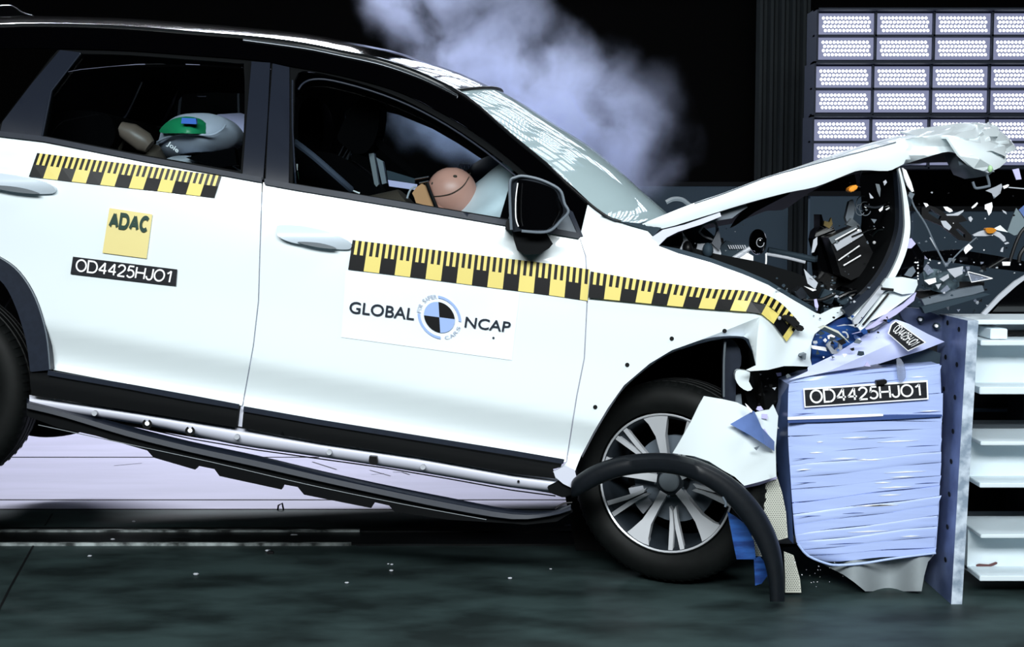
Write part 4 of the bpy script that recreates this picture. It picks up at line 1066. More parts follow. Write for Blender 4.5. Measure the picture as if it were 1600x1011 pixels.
# far B pillar and waist rail, brought nearer so light reaches them
panel('far_side_bar', [(576,240),(584,239),(592,288),(586,294)], .60, M['cap'], car, .06)
panel('far_side_bar', [(588,246),(598,252),(604,286),(597,288)], .60, M['grey'], car, .06)
panel('far_side_bar', [(606,281),(652,288),(650,297),(608,291)], .60, M['lav'], car, .03)
panel('seat_side_cover', [(604,266),(612,268),(648,279),(648,287),(606,280)], .60, M['slate'], car, .04)
bm = bmesh.new()
for k in range(5): panel_bm([(465+k*6,268),(468+k*6,268),(470+k*6,283),(467+k*6,281)], 1.1, .004, bm=bm)
link('striped_tape', bm, mat('dark_green_stripe', (30,90,62), .5), car)
panel('tape_backing', [(463,256),(480,258),(494,265),(493,269),(464,266)], 1.1, M['lettering_white'], car, .01)
pxtube('seat_badge', [(548,294),(552,298),(562,302)], .45, .003, M['lettering_white'], car)
link('seat_badge', blob_bm(P(550,296,.45), .005, .004, .005, 10), M['lettering_white'], car)
# dash and steering wheel
cushion('dashboard', [(800,330),(830,310),(880,320),(960,350),(960,420),(800,400)], .12, 1.7, M['fabric'])
bm = bmesh.new(); link('steering_wheel', tube_bm([P(800,330,.45)+Vector((.10*math.cos(a*PI/10)*.5-.02, .19*math.sin(a*PI/10), .17*math.cos(a*PI/10))) for a in range(21)], .014), M['fabric'], car)
pxtube('seat_belt', [(590,190),(598,215),(596,228)], .9, .003, M['grey'], car)
bm = bmesh.new(); link('seat_belt', panel_bm([(590,215),(600,222),(650,268),(672,286),(664,292),(640,272),(600,240),(588,228)], .62, .006), M['fabric'], car)
# striped white label far off
bm = bmesh.new()
for k in range(6): panel_bm([(717+k*3,257),(718.6+k*3,257),(719+k*3,266),(717.4+k*3,266)], 1.5, .002, bm=bm)
link('window_label', bm, M['lgrey'], car, smooth=False)

# ================================================================ occupants (things inside the car)
dummy = thing('crash_test_dummy', P(690, 400, .45), 'crash test dummy driver, pink vinyl head pressed into the white airbag', 'crash test dummy')
hc = P(706, 300, .42)
def headfn(d): return 1+.05*max(0, d.z)-.04*max(0, -d.z)*max(0, d.x)
link('head', blob_bm(hc, .088, .075, .083, 32, fn=headfn), M['skin'], dummy)
bm = bmesh.new(); seam = [(676,307),(690,306),(706,302),(722,292),(731,280),(735,270)]
pts = []
for x, y in spline(seam, 4):
    c = P(x, y, .42); dx, dz = (c.x-hc.x)/.088, (c.z-hc.z)/.083; k = max(0, 1-dx*dx-dz*dz); pts.append(P(x, y, .42-.076*math.sqrt(k)-.003))
link('head_seam', tube_bm(pts, .0018, seg=6), M['brown_dark'], dummy)
def on_head(x, y, e=.001):
    c = P(x, y, .42); dx, dz = (c.x-hc.x)/.088, (c.z-hc.z)/.083; return .42-.075*math.sqrt(max(0, 1-dx*dx-dz*dz))-e
link('head_port', blob_bm(P(711,276,on_head(711,276)), .008, .006, .0065, 12), M['brown_dark'], dummy)
link('head_port', blob_bm(P(676,287,on_head(676,287)), .005, .005, .006, 10), M['brown_dark'], dummy)
link('head_port', blob_bm(P(695,267,on_head(695,267)), .007, .004, .003, 10), M['brown_dark'], dummy)
panel('neck_pad', [(644,302),(650,293),(659,287),(668,292),(672,305),(679,323),(662,320),(650,317),(647,308)], .36, M['tan'], dummy, .10)
pxtube('neck_band', [(667,286),(674,305),(683,327)], .345, .007, M['tblack'], dummy)
pxtube('neck_bracket', [(648,280),(660,278),(670,276)], .38, .003, M['chrome'], dummy)
pxtube('neck_bracket', [(655,286),(670,283)], .38, .003, M['chrome'], dummy)
pxtube('neck_cable', [(636,310),(641,297),(650,291)], .38, .0035, M['lgrey'], dummy)
panel('chin', [(682,308),(700,305),(715,298),(720,310),(700,330),(684,328)], .37, mat('dummy_jaw', (182,118,98), .45), dummy, .08)
bm = bmesh.new(); rows = []
link('torso', tube_bm([P(640,315,.44), P(610,345,.45), P(590,400,.46), P(600,470,.46)], [.06,.15,.17,.16], seg=20), M['brown_dark'], dummy)
link('arm', tube_bm([P(622,340,.25), P(690,390,.2), P(760,372,.3)], [.055,.045,.035], seg=14), M['skin'], dummy)
# airbag
def bagfn(d): return 1+.06*math.sin(5*d.x+2)*math.cos(4*d.z)+.03*math.sin(9*d.z+3*d.x)
bag = blob_bm((0,0,0), .235, .24, .135, 40, fn=bagfn)
bmesh.ops.rotate(bag, verts=bag.verts[:], cent=(0,0,0), matrix=Matrix.Rotation(math.radians(-43), 3, 'Y'))
bmesh.ops.translate(bag, verts=bag.verts[:], vec=P(782, 330, .52))
ab = recentre(tag(link('driver_airbag', bag, M['bag'], None, ang=60), 'inflated white airbag bulging beside the dummy head behind the mirror', 'airbag'))
s = recentre(tag(link('passenger_airbag', blob_bm(P(790,290,1.25), .17, .2, .13, 28, fn=bagfn), M['sleeve'], None, ang=60), 'dark navy deployed cushion behind the white airbag and dummy head', 'airbag'))
# child seat
cs = thing('child_seat', P(308, 262, .55), 'pale grey child seat with green pad and blue tag in rear window', 'child seat')
Ycs = lambda x, y: .42+.10*((x-310)/70)**2+.0*y
panel('shell', spline([(238,264),(239,235),(248,218),(252,205),(262,190),(280,180),(300,177),(325,177),(345,182),(362,193),(372,208),(372,220),(362,230),(345,236),(320,237),(295,238),(280,243),(272,250),(272,264)], 3, True), lambda x, y: .40+.16*(((x-306)/68)**2+((y-208)/42)**2), M['shell'], cs, .12, 6)
panel('shell_wing', spline([(244,264),(262,247),(290,243),(330,250),(362,260),(374,270),(340,275),(280,266)], 3, True), lambda x, y: .40+.06*((y-258)/16)**2, M['lgrey'], cs, .06, 6)
pxtube('shell_rib', [(246,222),(262,214),(290,209),(328,211),(345,204),(352,196)], [.52,.42,.385,.41,.46], .004, M['shell'], cs)
panel('head_pad', spline([(250,207),(256,195),(270,186),(290,182),(310,185),(324,195),(329,207),(310,209),(280,208)], 3, True), lambda x, y: .345+.10*((x-290)/40)**2+.06*((y-208)/26)**2, M['green'], cs, .16, 8)
panel('tag', [(284,184),(306,185),(307,194),(283,193)], .33, M['blue_tag'], cs, .02)
text('lettering', 'Joie', [(264,220),(281,233),(276,241),(259,228)], .38, M['lettering_white'], cs, .02, eps=.012)
panel('wing', spline([(338,181),(352,178),(385,179),(385,205),(375,215),(360,196)], 3, True), .75, M['lav'], cs, .1)
panel('armrest', [(290,246),(330,238),(366,230),(370,258),(340,262),(310,254)], .36, M['gloss_black'], cs, .05)
cd = thing('child_dummy', P(205, 262, .5), 'brown vinyl child dummy limb raised in the rear window', 'crash test dummy')
link('upper_leg', tube_bm([P(188,201,.42), P(205,208,.42), P(225,222,.42), P(234,229,.42)], [.026,.036,.038,.026], seg=18), M['brown'], cd)
link('lower_leg', tube_bm([P(187,200,.44), P(182,212,.46), P(170,240,.48), P(160,270,.5)], [.026,.034,.038,.040], seg=16), M['brown_dark'], cd)
link('torso', tube_bm([P(238,232,.46), P(240,260,.5), P(238,300,.52)], [.03,.06,.07], seg=16), M['brown_dark'], cd)

# ================================================================ THE BARRIER
br = thing('deformable_barrier', (P(1350, 600, .4).x, .5, 0), 'crushed blue honeycomb barrier block bolted to a steel plate', 'barrier')
L = [(598,571),(612,586),(628,600),(640,614),(653,650),(661,657),(682,668),(697,676),(713,688),(727,706),(748,722),(765,742),(786,758),(803,775),(820,790),(835,806),(848,822),(860,838),(868,855),(878,866)]
left = lambda y: interp([(585,1262),(600,1232),(660,1231),(760,1236),(800,1239),(850,1245),(868,1262),(880,1295)], y)
right = lambda y: interp([(560,1470),(600,1471),(650,1473),(700,1472),(800,1468),(868,1463)], y)
bm = bmesh.new(); seq = L
edges = [(590,568)]+seq
for i, (a, b) in enumerate(zip(edges, edges[1:])):
    l0, l1, r0, r1 = a[0], b[0], a[1], b[1]
    xl0, xl1, xr0, xr1 = left(l0), left(l1), right(r0)+random.uniform(-4, 2), right(r1)+random.uniform(-4, 2)
    dy = random.uniform(-.0008, .0008); N = 8; rows = []; ga = gb = random.choice((.0, .001, .004))
    for f, d in ((.0, ga), (.04, 0), (.3, 0), (.7, 0), (.96, 0), (1, gb)):
        row = []
        for k in range(N+1):
            t = k/N; x = (xl0+(xl1-xl0)*f)*(1-t)+(xr0+(xr1-xr0)*f)*t; y = (l0+(l1-l0)*f)*(1-t)+(r0+(r1-r0)*f)*t+math.sin(t*9+i)*1.0
            row.append(P(x, y, .0+dy+d+(.02*(1-min(1, t*12))))) 
        rows.append(row)
    loft_bm(rows, bm)
link('honeycomb_core', bm, M['blk_blue'], br, ang=50)
for nm, mm, n_, hh, rg in (('foil_streak', 'lettering_white', 24, 1.3, (1300, 1462)), ('foil_crack', 'crack', 18, .7, (1240, 1466))):
    bm = bmesh.new()
    for k in range(n_):
        y = random.uniform(586, 862); x = random.uniform(*rg); l = random.uniform(8, 34)
        if nm == 'foil_crack': x = random.choice((random.uniform(1240, 1262), random.uniform(1438, 1462), random.uniform(1300, 1400))); l = random.uniform(8, 30)
        if nm == 'foil_streak' and random.random() < .25: x = random.uniform(1245, 1300); l *= .5
        if 592 < y < 640 and 1250 < x+l and x-l < 1452: continue
        if y > 845 and x < 1300: continue
        x0, x1 = max(x-l, left(y)+4), min(x+l, right(y)-3)
        if x1-x0 < 5: continue
        sl = -.045*(x1-x0); xm = (x0+x1)/2
        panel_bm([(x0, y-sl/2), (xm, y-hh), (x1, y+sl/2), (xm, y+hh*.4)], -.003, .001, bm=bm)
    link(nm, bm, M[mm], br, smooth=False)
prism('core_body', [(1234,602),(1264,590),(1320,580),(1469,570),(1472,650),(1467,800),(1462,864),(1400,868),(1300,876),(1262,862),(1247,845),(1238,760),(1233,660)], .022, .95, M['blk_blue'], br)
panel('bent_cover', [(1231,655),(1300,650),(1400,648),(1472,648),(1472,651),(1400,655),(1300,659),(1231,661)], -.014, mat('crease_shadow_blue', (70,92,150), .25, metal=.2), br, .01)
panel('bent_cover', [(1231,652),(1300,649),(1380,647),(1380,650),(1300,654),(1231,656)], -.018, M['lettering_white'], br, .008)
s = panel('test_number_plate', [(1255,607),(1449.5,594),(1451,624),(1257,637)], -.014, M['lettering_white'], br, .003)
s2 = panel('plate_face', [(1257.5,609.5),(1447.5,597),(1448.5,621.5),(1259,634.5)], -.017, M['plate'], s, .002)
strokes('lettering', 'OD4425HJO1', [(1264,609),(1438,599),(1440,619),(1266,631)], -.0175, M['lettering_white'], s)
prism('clip', [(1369,595),(1385,593),(1387,598),(1383,601),(1370,602)], -.035, -.012, M['tblack'], br, .002)
# torn upper sheet
pts = [(1232,594,.0),(1262,580,.0),(1262,574,.02),(1300,556,.02),(1340,531,.03),(1372,508,.06),(1400,499,.04),(1420,506,.05),(1450,522,.06),(1476,534,.09),(1440,548,.04),(1400,560,.02),(1375,568,.0),(1330,576,-.01),(1290,582,-.005),(1350,556,-.02),(1408,530,-.0)]
bm = facet_bm(pts, [(0,1,14),(1,2,14),(2,3,14),(3,15,14),(14,15,13),(3,4,15),(4,5,15),(15,12,13),(15,16,12),(5,6,15),(6,16,15),(16,11,12),(6,7,16),(7,8,16),(8,10,16),(8,9,10),(16,10,11)], .006)
link('torn_face_sheet', bm, M['blk_lav'], br, ang=40)
q = [(1400,503),(1446,536),(1420,549),(1390,518)]
s = panel('folded_number_plate', [(1399,501),(1447,535),(1419,549),(1387,521),(1392,507)], -.035, M['lettering_white'], br, .003)
panel('plate_face', [(1400,503),(1444.5,535),(1419,547),(1389.5,521),(1394,508)], -.038, M['plate'], s, .002)
strokes('lettering', 'OD4425HJO1', [(1404,506),(1439,534),(1423,542),(1394,517)], -.0385, M['lettering_white'], s)
panel('torn_tab', [(1350,572),(1355,565),(1361,573)], -.02, M['lav'], br, .003)
panel('torn_tab', spline([(1401,562),(1408,561),(1414,575),(1415,590),(1409,597),(1403,592)], 2, True), -.03, M['clear'], br, .004)
panel('side_sheet', [(1233,602),(1232,660),(1235,760),(1240,850),(1232,842),(1218,790),(1211,730),(1213,680),(1221,620)], lambda x, y: .01+(1235-x)*.008, M['mid_blue'], br, .006, 8)
bm = panel_bm([(1400,535),(1450,545),(1470,552),(1468,568),(1390,572),(1375,570)], .12, .03); link('inner_plate', bm, M['slate'], br)
# hanging lower sheet
def Yl(x, y): return .05+.05*math.sin(x*.06)
link('hanging_sheet', panel_bm([(1262,866),(1300,878),(1400,870),(1462,864),(1450,878),(1444,900),(1440,924),(1352,924),(1335,910),(1318,898),(1290,884)], Yl, .004, 9), mat('grey_foil', (150,158,162), .35), br)
link('glue_edge', tube_bm([P(x, y, -.01) for x, y in spline([(1247,850),(1262,868),(1290,880),(1310,883),(1350,880),(1400,872),(1462,864)], 3)], .004), mat('glue_blue', (170,190,235), .3), br)
# blue strips and perforated sheet beside the wheel
def perf(poly, Y, step, label=None):
    o = panel('perforated_sheet', poly, Y, M['beige'], br, .006)
    bm = bmesh.new(); y = min(p[1] for p in poly); r = 0
    while y < max(p[1] for p in poly):
        x = min(p[0] for p in poly)+(step/2 if r % 2 else 0)
        while x < max(p[0] for p in poly):
            if pip(x-1, y-1, poly) and pip(x+1, y+1, poly):
                c = P(x, y, Y-.001); s_ = .0017; bm.faces.new([bm.verts.new(c+Vector((a*s_, 0, b*s_))) for a, b in ((-1,-.7),(1,-.7),(1,.7),(-1,.7))])
            x += step
        y += step*.8; r += 1
    link('perforations', bm, M['hole'], o, smooth=False)
perf([(1158,763),(1186,757),(1214,745),(1222,770),(1228,800),(1231,840),(1213,845),(1198,812),(1180,785)], -.0, 3.6)
perf([(1174,832),(1186,850),(1196,882),(1193,870),(1178,868)], -.01, 3.6)
perf([(1225,862),(1240,868),(1250,905),(1252,926),(1227,926),(1227,900)], .0, 3.6)
panel('blue_strip', [(1137,800),(1150,808),(1165,820),(1178,845),(1181,874),(1151,874),(1146,850)], -.10, M['deep_blue'], br, .01)
panel('blue_strip', [(1178,874),(1188,870),(1196,880),(1199,900),(1190,912),(1180,915)], -.10, M['deep_blue'], br, .01)
panel('blue_strip', [(1155,758),(1185,752),(1213,742),(1214,748),(1186,758),(1158,764)], -.02, M['lav'], br, .006)
panel('torn_tab', [(1176,750),(1187,732),(1191,744),(1179,748)], -.08, M['mid_blue'], br, .004)
# mounting plate
def ybx(px0, px1, Y0):   # depth where a face running straight back from px0 appears at px1
    return (px0-800)/(px1-800)*(Y0+CAM_D)-CAM_D
Yn = -.10
zt, zb = P(1521, 499, Yn).z, 0.0
def plate():
    bm = bmesh.new()
    top0, top1 = P(1512, 501, Yn), P(1529, 501, Yn); b0, b1 = P(1487, 930, Yn), P(1504, 930, Yn)
    k = (b0.z-0)/(top0.z-b0.z)
    b0 = b0-(top0-b0)*k; b1 = b1-(top1-b1)*k
    V = []
    for d in (0, .30):
        for p in (top0, top1, b1, b0): V.append(bm.verts.new(p+Vector((0, d, 0))))
    for f in ((0,1,2,3),(7,6,5,4),(0,4,5,1),(1,5,6,2),(2,6,7,3),(3,7,4,0)): bm.faces.new([V[i] for i in f])
    return bm
bm = plate(); bm.faces.ensure_lookup_table(); bmesh.ops.recalc_face_normals(bm, faces=bm.faces[:])
for f in bm.faces: f.material_index = 1 if f.normal.x < -.8 else 0
link('mounting_plate', bm, [M['flange'], M['steel']], br, smooth=False)
Yback = Yn+.30
panel('backing_plate', [(1403,480),(1438,482),(1484,499),(1480,640),(1463,918),(1450,918),(1455,880),(1468,860),(1472,600),(1468,560),(1476,535),(1430,515),(1410,498)], Yback-.04, M['steel_dark'], br, .03)
panel('backing_edge', [(1480,499),(1485,501),(1481,640),(1472,800),(1464,925),(1461,925),(1461,915),(1470,780),(1476,640)], Yback-.06, M['flange'], br, .02)
for px, py in ((1437,499),(1462,509)):
    o = disc('bolt', px, py, 5.5, Yback-.045, M['slate'], br, .02, 6)
    disc('bolt_shank', px, py, 2.6, Yback-.065, M['lettering_white'], o, .012, 8)
for j, (pt, pb) in enumerate(((514, 508), (516, 510))):
    pass
for k, py in enumerate((512, 568, 620, 674, 722, 774, 826, 878)):
    t = (py-501)/420.0; xe = 1512-25*t   # near edge of the face at this height
    for dd, oy in ((.20, 0), (.08, 6)):
        c = P(xe, py+oy*1.0, Yn)+Vector((-.0015, dd, 0)); bm = bmesh.new()
        ring = [bm.verts.new(c+Vector((0, .014*math.cos(a*PI/4), .009*math.sin(a*PI/4)))) for a in range(8)]; bm.faces.new(ring)
        link('bolt_hole', bm, M['seam'], br, smooth=False)
# pebble-like chips stuck to the edge
# beams on the right: channel section white beams
def beam(pyt, ptop, pflb, web_t, web_b, pyb, nm, label, X0=1514, X1=1960, rust=False):
    """pyt far edge of top flange, ptop its near edge, pflb underside of the near lip, web, pyb bottom lip"""
    t = thing(nm, (P(1700, ptop, -.02).x, .2, P(1700, pyb, -.02).z), label, 'beam', None)
    Yf = -.02; z_lip = P(1600, ptop, Yf).z; zl2 = P(1600, pflb, Yf).z
    xs0, xs1 = P(X0, ptop, .1).x, P(X1, ptop, Yf).x
    depth = .22
    link('top_flange', box_bm(xs0, xs1, Yf, Yf+depth+.06, zl2, z_lip, bev=.002), M['beam'], t)
    link('web', box_bm(xs0, xs1, Yf+.13, Yf+.17, P(1600, pyb, Yf).z+.005, zl2, bev=0), M['beam'], t)
    link('bottom_flange', box_bm(xs0, xs1, Yf, Yf+depth, P(1600, pyb, Yf).z, P(1600, web_b, Yf).z, bev=.002), M['beam'], t)
    return t
beam(497, 532, 540, 548, 605, 616, 'barrier_beam', 'topmost white steel beam to the right of the blue block')
beam(660, 690, 696, 705, 755, 762, 'barrier_beam', 'middle white steel beam to the right of the blue block')
bb = beam(823, 835, 841, 850, 900, 908, 'barrier_beam', 'lowest white steel beam with a small rust mark')
panel('rust_mark', spline([(1525,884),(1530,881),(1545,882),(1556,878),(1558,881),(1546,886),(1532,889)], 2, True), .105, M['rust'], bb, .002)
# rear ledge pieces of the barrier wall
t = thing('barrier_frame', (P(1700, 500, .35).x, .4, 0), 'pale steel frame ledge behind the beams at the barrier top', 'frame')
def bx(px0, px1, py0, py1, Y0, Y1, m, nm='rail'):
    a = P(px0, py0, Y0); b = P(px1, py1, Y0); return link(nm, box_bm(a.x, b.x, Y0, Y1, b.z, a.z, bev=.002), m, t)
bx(1516, 1960, 545, 915, .64, 1.5, M['void'], 'block_core')
bx(1514, 1960, 500, 507, .02, .30, M['beam'], 'top_plate')
bx(1530, 1960, 507, 532, .14, .30, M['lgrey'])
bx(1548, 1574, 514, 530, .0, .14, M['beam'], 'spacer_block')
bx(1574, 1960, 517, 523, .10, .16, M['tblack'], 'slot')
bx(1514, 1960, 663, 675, .30, .40, M['cap']); bx(1514, 1960, 808, 816, .30, .40, M['cap'])
bx(1514, 1960, 640, 644, .6, .66, M['slate'])
bx(1600, 1640, 520, 905, .45, .6, M['trim_dark'], 'post')
bx(1900, 1960, 500, 1000, .25, .6, M['trim_dark'], 'post')

# ================================================================ flying pieces
def shard(name, poly, Y, m, label, group=None, thick=.004, cat='debris', tilt=.0):
    cx = sum(p[0] for p in poly)/len(poly)
    o = panel(name, poly, (lambda x, y: Y+(x-cx)*tilt) if tilt else Y, m, None, thick, 30, smooth=False)
    return recentre(tag(o, label, cat, group))
S = shard
S('plastic_fragment', [(1540,298),(1555,292),(1565,287),(1566,292),(1563,302),(1556,308),(1553,310),(1550,302)], .1, M['lgrey'], 'large grey plastic fragment flying below the bonnet latch hoop', tilt=.002)
S('plastic_fragment', [(1567,291),(1575,288),(1577,289),(1574,293),(1569,295)], .1, M['lettering_white'], 'small white chip at the left end of the flying rod')
S('plastic_fragment', [(1539,320),(1550,316),(1551,323),(1549,332),(1545,337),(1542,328),(1539,327)], .05, M['lettering_white'], 'pointed white fragment flying above the orange lamp piece')
S('plastic_fragment', [(1518,324),(1527,316),(1528,318),(1524,323),(1519,326)], .05, M['lettering_white'], 'narrow white fragment just left of the pointed white fragment')
S('plastic_fragment', [(1474,323),(1480,323),(1487,327),(1489,330),(1484,332),(1478,329)], .05, M['lettering_white'], 'white lens fragment above the black perforated bracket')
S('plastic_fragment', [(1478,335),(1490,334),(1506,328),(1505,331),(1497,337),(1480,337)], .05, M['lgrey'], 'long curved grey sliver just under the white lens fragment')
S('plastic_fragment', [(1470,345),(1478,345),(1485,352),(1487,355),(1483,360),(1475,355),(1472,350)], .03, M['lgrey'], 'crumpled pale fragment in front of the black perforated bracket')
S('plastic_fragment', [(1566,328),(1572,331),(1573,335),(1568,332)], .05, M['lgrey'], 'tiny pale chip left of the torn grey panel at right edge')
S('plastic_fragment', [(1513,340),(1517,338),(1520,342),(1517,347),(1514,344)], .05, M['lgrey'], 'small curled chip right of the black perforated bracket')
S('plastic_fragment', [(1582,265),(1592,263),(1596,280),(1588,281)], .1, M['lav'], 'lavender tab hanging under the lowest floodlight bank at right edge')
S('plastic_fragment', [(1575,363),(1560,360),(1551,358),(1559,354),(1563,352)], .06, M['white'], 'white sliver above the orange lamp piece')
S('plastic_fragment', [(1443,317),(1449,318),(1451,321),(1447,324)], .05, M['lettering_white'], 'white chip above the left end of the perforated bracket')
S('plastic_fragment', [(1565,388),(1568,386),(1567,394),(1563,393)], .05, M['lgrey'], 'pale chip below the orange lamp piece')
S('plastic_fragment', [(1569,380),(1575,378),(1577,380),(1571,382)], .05, M['lgrey'], 'flat pale chip at right under the orange lamp piece')
S('plastic_fragment', [(1508,386),(1514,381),(1520,387),(1514,392),(1509,397),(1506,391)], .03, M['lettering_white'], 'white square chip on the tip of the bent strip')
S('plastic_fragment', [(1566,409),(1579,409),(1578,415),(1567,415)], .03, M['lettering_white'], 'white capsule shaped clip on the dark bar')
S('metal_rod', [(1576,292),(1600,294),(1640,296),(1640,297.5),(1600,295.5),(1576,293.5)], .1, M['lgrey'], 'thin pale rod flying at the right edge', cat='rod')
t = thing('lamp_fragment', P(1545, 380, .04), 'winged pale lamp fragment holding an amber bulb', 'debris')
panel('wing', [(1520,367),(1530,362),(1540,359),(1552,360),(1562,363),(1570,370),(1572,376),(1568,378),(1562,372),(1553,367),(1540,369),(1522,369)], .04, M['lgrey'], t, .01)
panel('bulb', spline([(1540,357),(1550,356),(1557,359),(1552,364),(1543,364)], 3, True), .025, M['amber'], t, .02)
t = thing('perforated_bracket', P(1470, 400, .15), 'black bracket with rectangular holes flying above the barrier', 'debris')
panel('bracket_plate', [(1440,325),(1450,320),(1462,324),(1485,338),(1503,336),(1512,345),(1498,348),(1518,368),(1520,378),(1500,375),(1470,352),(1440,340)], .18, M['tblack'], t, .02, holes=[[(1451,328),(1455,327),(1471,338),(1468,344),(1451,333)], [(1493,358),(1497,357),(1508,366),(1508,372),(1500,366)]])
t = thing('bent_trim_strip', P(1480, 418, .05), 'thin pale strip bent into a sharp V above the barrier', 'debris')
pxtube('strip', [(1453,371),(1466,393),(1478,416)], .05, .0025, M['lgrey'], t, smooth_path=False)
pxtube('strip', [(1478,416),(1500,393),(1526,371)], .05, .0025, M['grey'], t, smooth_path=False)
S('lamp_housing_fragment', [(1574,362),(1580,345),(1588,325),(1594,333),(1600,342),(1603,352),(1596,365),(1585,368)], .12, mat('translucent_grey_panel', (120,134,140), .35), 'torn grey translucent panel at right edge above the beams', tilt=.001)
S('lamp_housing_fragment', [(1592,328),(1600,321),(1640,300),(1640,330),(1601,340)], .2, M['mid_blue'], 'blue grey panel behind the torn grey panel at right edge')
o = recentre(tag(link('black_hose', tube_bm([P(x, y, .1) for x, y in spline([(1606,352),(1596,362),(1588,378),(1582,395),(1578,408)], 4)], .006), M['tblack'], None), 'black hose curving down at the right edge above the beams', 'hose'))
o = recentre(tag(link('black_hose', tube_bm([P(x, y, .14) for x, y in spline([(1620,372),(1603,385),(1594,398),(1592,410)], 4)], .007), M['tblack'], None), 'second black hose curving outside the first at the right edge', 'hose'))
S('dark_bar', [(1440,394),(1500,390),(1560,400),(1600,408),(1660,418),(1660,432),(1600,425),(1540,418),(1500,412),(1450,405)], .25, M['gloss_black'], 'black bar lying across the debris behind the bent strip', thick=.05, cat='bar')
S('pale_trim_strip', [(1534,490),(1560,462),(1585,440),(1605,428),(1660,395),(1660,400),(1605,434),(1588,447),(1562,470),(1541,492)], .05, M['lgrey'], 'pale trim strip sloping up to the right edge above the top beam', thick=.012, cat='trim strip')
S('black_panel_fragment', [(1546,492),(1588,447),(1606,434),(1680,400),(1680,500),(1546,500)], .35, M['gloss_black'], 'black panel behind the pale sloping trim strip', thick=.02, cat='panel')
t = thing('lens_fragment', P(1500, 440, .06), 'long clear lens fragment pointing right above the barrier top', 'debris')
panel('lens', [(1512,425),(1545,433),(1551,435),(1518,441)], .06, M['clear'], t, .006)
pxtube('lens_edge', [(1512,424.5),(1530,429),(1545,433.5),(1551,435),(1518,441),(1512,424.5)], .055, .0016, M['lettering_white'], t, smooth_path=False, seg=5)
CL = [([(1448,412),(1460,424),(1450,430),(1443,420)],'left'),([(1468,436),(1482,428),(1483,434),(1474,440)],'a'),([(1462,445),(1471,443),(1466,452)],'b'),([(1480,421),(1505,416),(1504,428),(1492,434),(1484,426)],'c'),([(1469,455),(1480,445),(1485,452),(1475,458)],'d')]
for p_, k_ in CL:
    S('lens_chip', p_, .05, M['lgrey'] if k_ in 'abc' else M['clear'], {'left': 'clear broken lens chip at the left edge of the clear crumpled sheet', 'a': 'grey blade of lens in the middle of the clear crumpled sheet', 'b': 'small pointed lens chip right of the white wedge fragment', 'c': 'largest pale lens chip on top of the clear crumpled sheet', 'd': 'clear lens chip at the bottom of the clear crumpled sheet'}[k_], 'lens chips on the clear sheet')
S('clear_crumpled_sheet', [(1442,426),(1460,420),(1490,425),(1512,428),(1520,441),(1500,447),(1480,460),(1460,455),(1446,450)], .1, mat('crumpled_grey_lens', (104,122,130), .25, rgb2=(40,52,60), nscale=16, bump=.8), 'crumpled clear sheet of broken lens above the barrier top', thick=.01, cat='debris', tilt=.001)
S('white_fragment', [(1444,438),(1462,434),(1463,441),(1452,445)], .04, M['lettering_white'], 'white wedge fragment beside the bead chain', cat='debris')
for pl, Y_, mm, lb in (([(1440,468),(1500,452),(1535,446),(1538,455),(1500,466),(1445,478)], .08, 'grey', 'upper grey torn trim slab lying above the mounting plate'), ([(1440,480),(1490,468),(1540,458),(1548,460),(1500,474),(1445,490)], .04, 'slate', 'lower dark torn trim slab lying above the mounting plate'), ([(1430,462),(1436,455),(1470,452),(1500,440),(1538,440),(1538,446),(1500,455),(1440,468)], .12, 'tblack', 'black torn trim slab under the crumpled clear sheet')):
    S('trim_slab', pl, Y_, M[mm], lb, thick=.03, cat='debris')
o = thing('bead_chain', P(1434, 465, .05), 'string of small bright beads hanging beside the bumper corner', 'chain')
for k in range(6): link('bead', blob_bm(P(1434+(k % 2)*.5, 410+k*4.6+(3 if k > 2 else 0), .04), .003, .003, .003, 8), M['lettering_white'], o)
S('black_cover_fragment', [(1410,375),(1432,380),(1445,400),(1442,425),(1425,435),(1405,432),(1400,425),(1412,400)], .2, M['gloss_black'], 'black cover fragment right of the curved grille edge', thick=.05)
S('lavender_fragment', [(1417,375),(1424,372),(1431,381),(1424,388),(1416,388)], .05, M['lav'], 'lavender fragment stuck to the curved grille edge')
S('grey_blade_fragment', [(1413,430),(1420,420),(1427,416),(1431,424),(1424,433)], .05, M['grey'], 'grey blade fragment above the white bumper corner')
S('white_blade_fragment', [(1268,395),(1271,375),(1277,370),(1277,382),(1272,394)], .1, M['lgrey'], 'pale blade shaped fragment left of the ribbed air box', thick=.004)
S('bay_fragment', [(1358,301),(1365,309),(1364,310),(1360,310)], .05, M['lgrey'], 'small triangular pale fragment under the bonnet, right of orange plug')
S('bay_fragment', [(1368,287),(1374,288),(1376,295),(1375,308),(1371,299)], .05, M['cap'], 'tall grey splinter under the bonnet near the grille')
S('bay_fragment', [(1380,284),(1384,281),(1386,285),(1382,290)], .05, M['lgrey'], 'topmost pale chip under the bonnet near the grille')
S('bay_fragment', [(1373,328),(1380,322),(1379,328),(1375,331)], .05, M['lettering_white'], 'white bead shaped chip right of the wiring loops')
S('bay_fragment', [(1361,342),(1370,343),(1366,349)], .05, M['grey'], 'grey chip below the wiring loops')
S('bay_fragment', [(1256,420),(1278,442),(1274,452),(1262,443)], .05, M['lgrey'], 'pale wedge fragment above the fender top edge')
S('bay_fragment', [(1272,468),(1276,467),(1279,478),(1277,486),(1273,478)], .05, M['lav'], 'lavender splinter above the crushed fender corner')
S('bay_fragment', [(1256,447),(1276,453),(1270,455)], .05, M['lettering_white'], 'thin white sliver above the fender edge near engine')
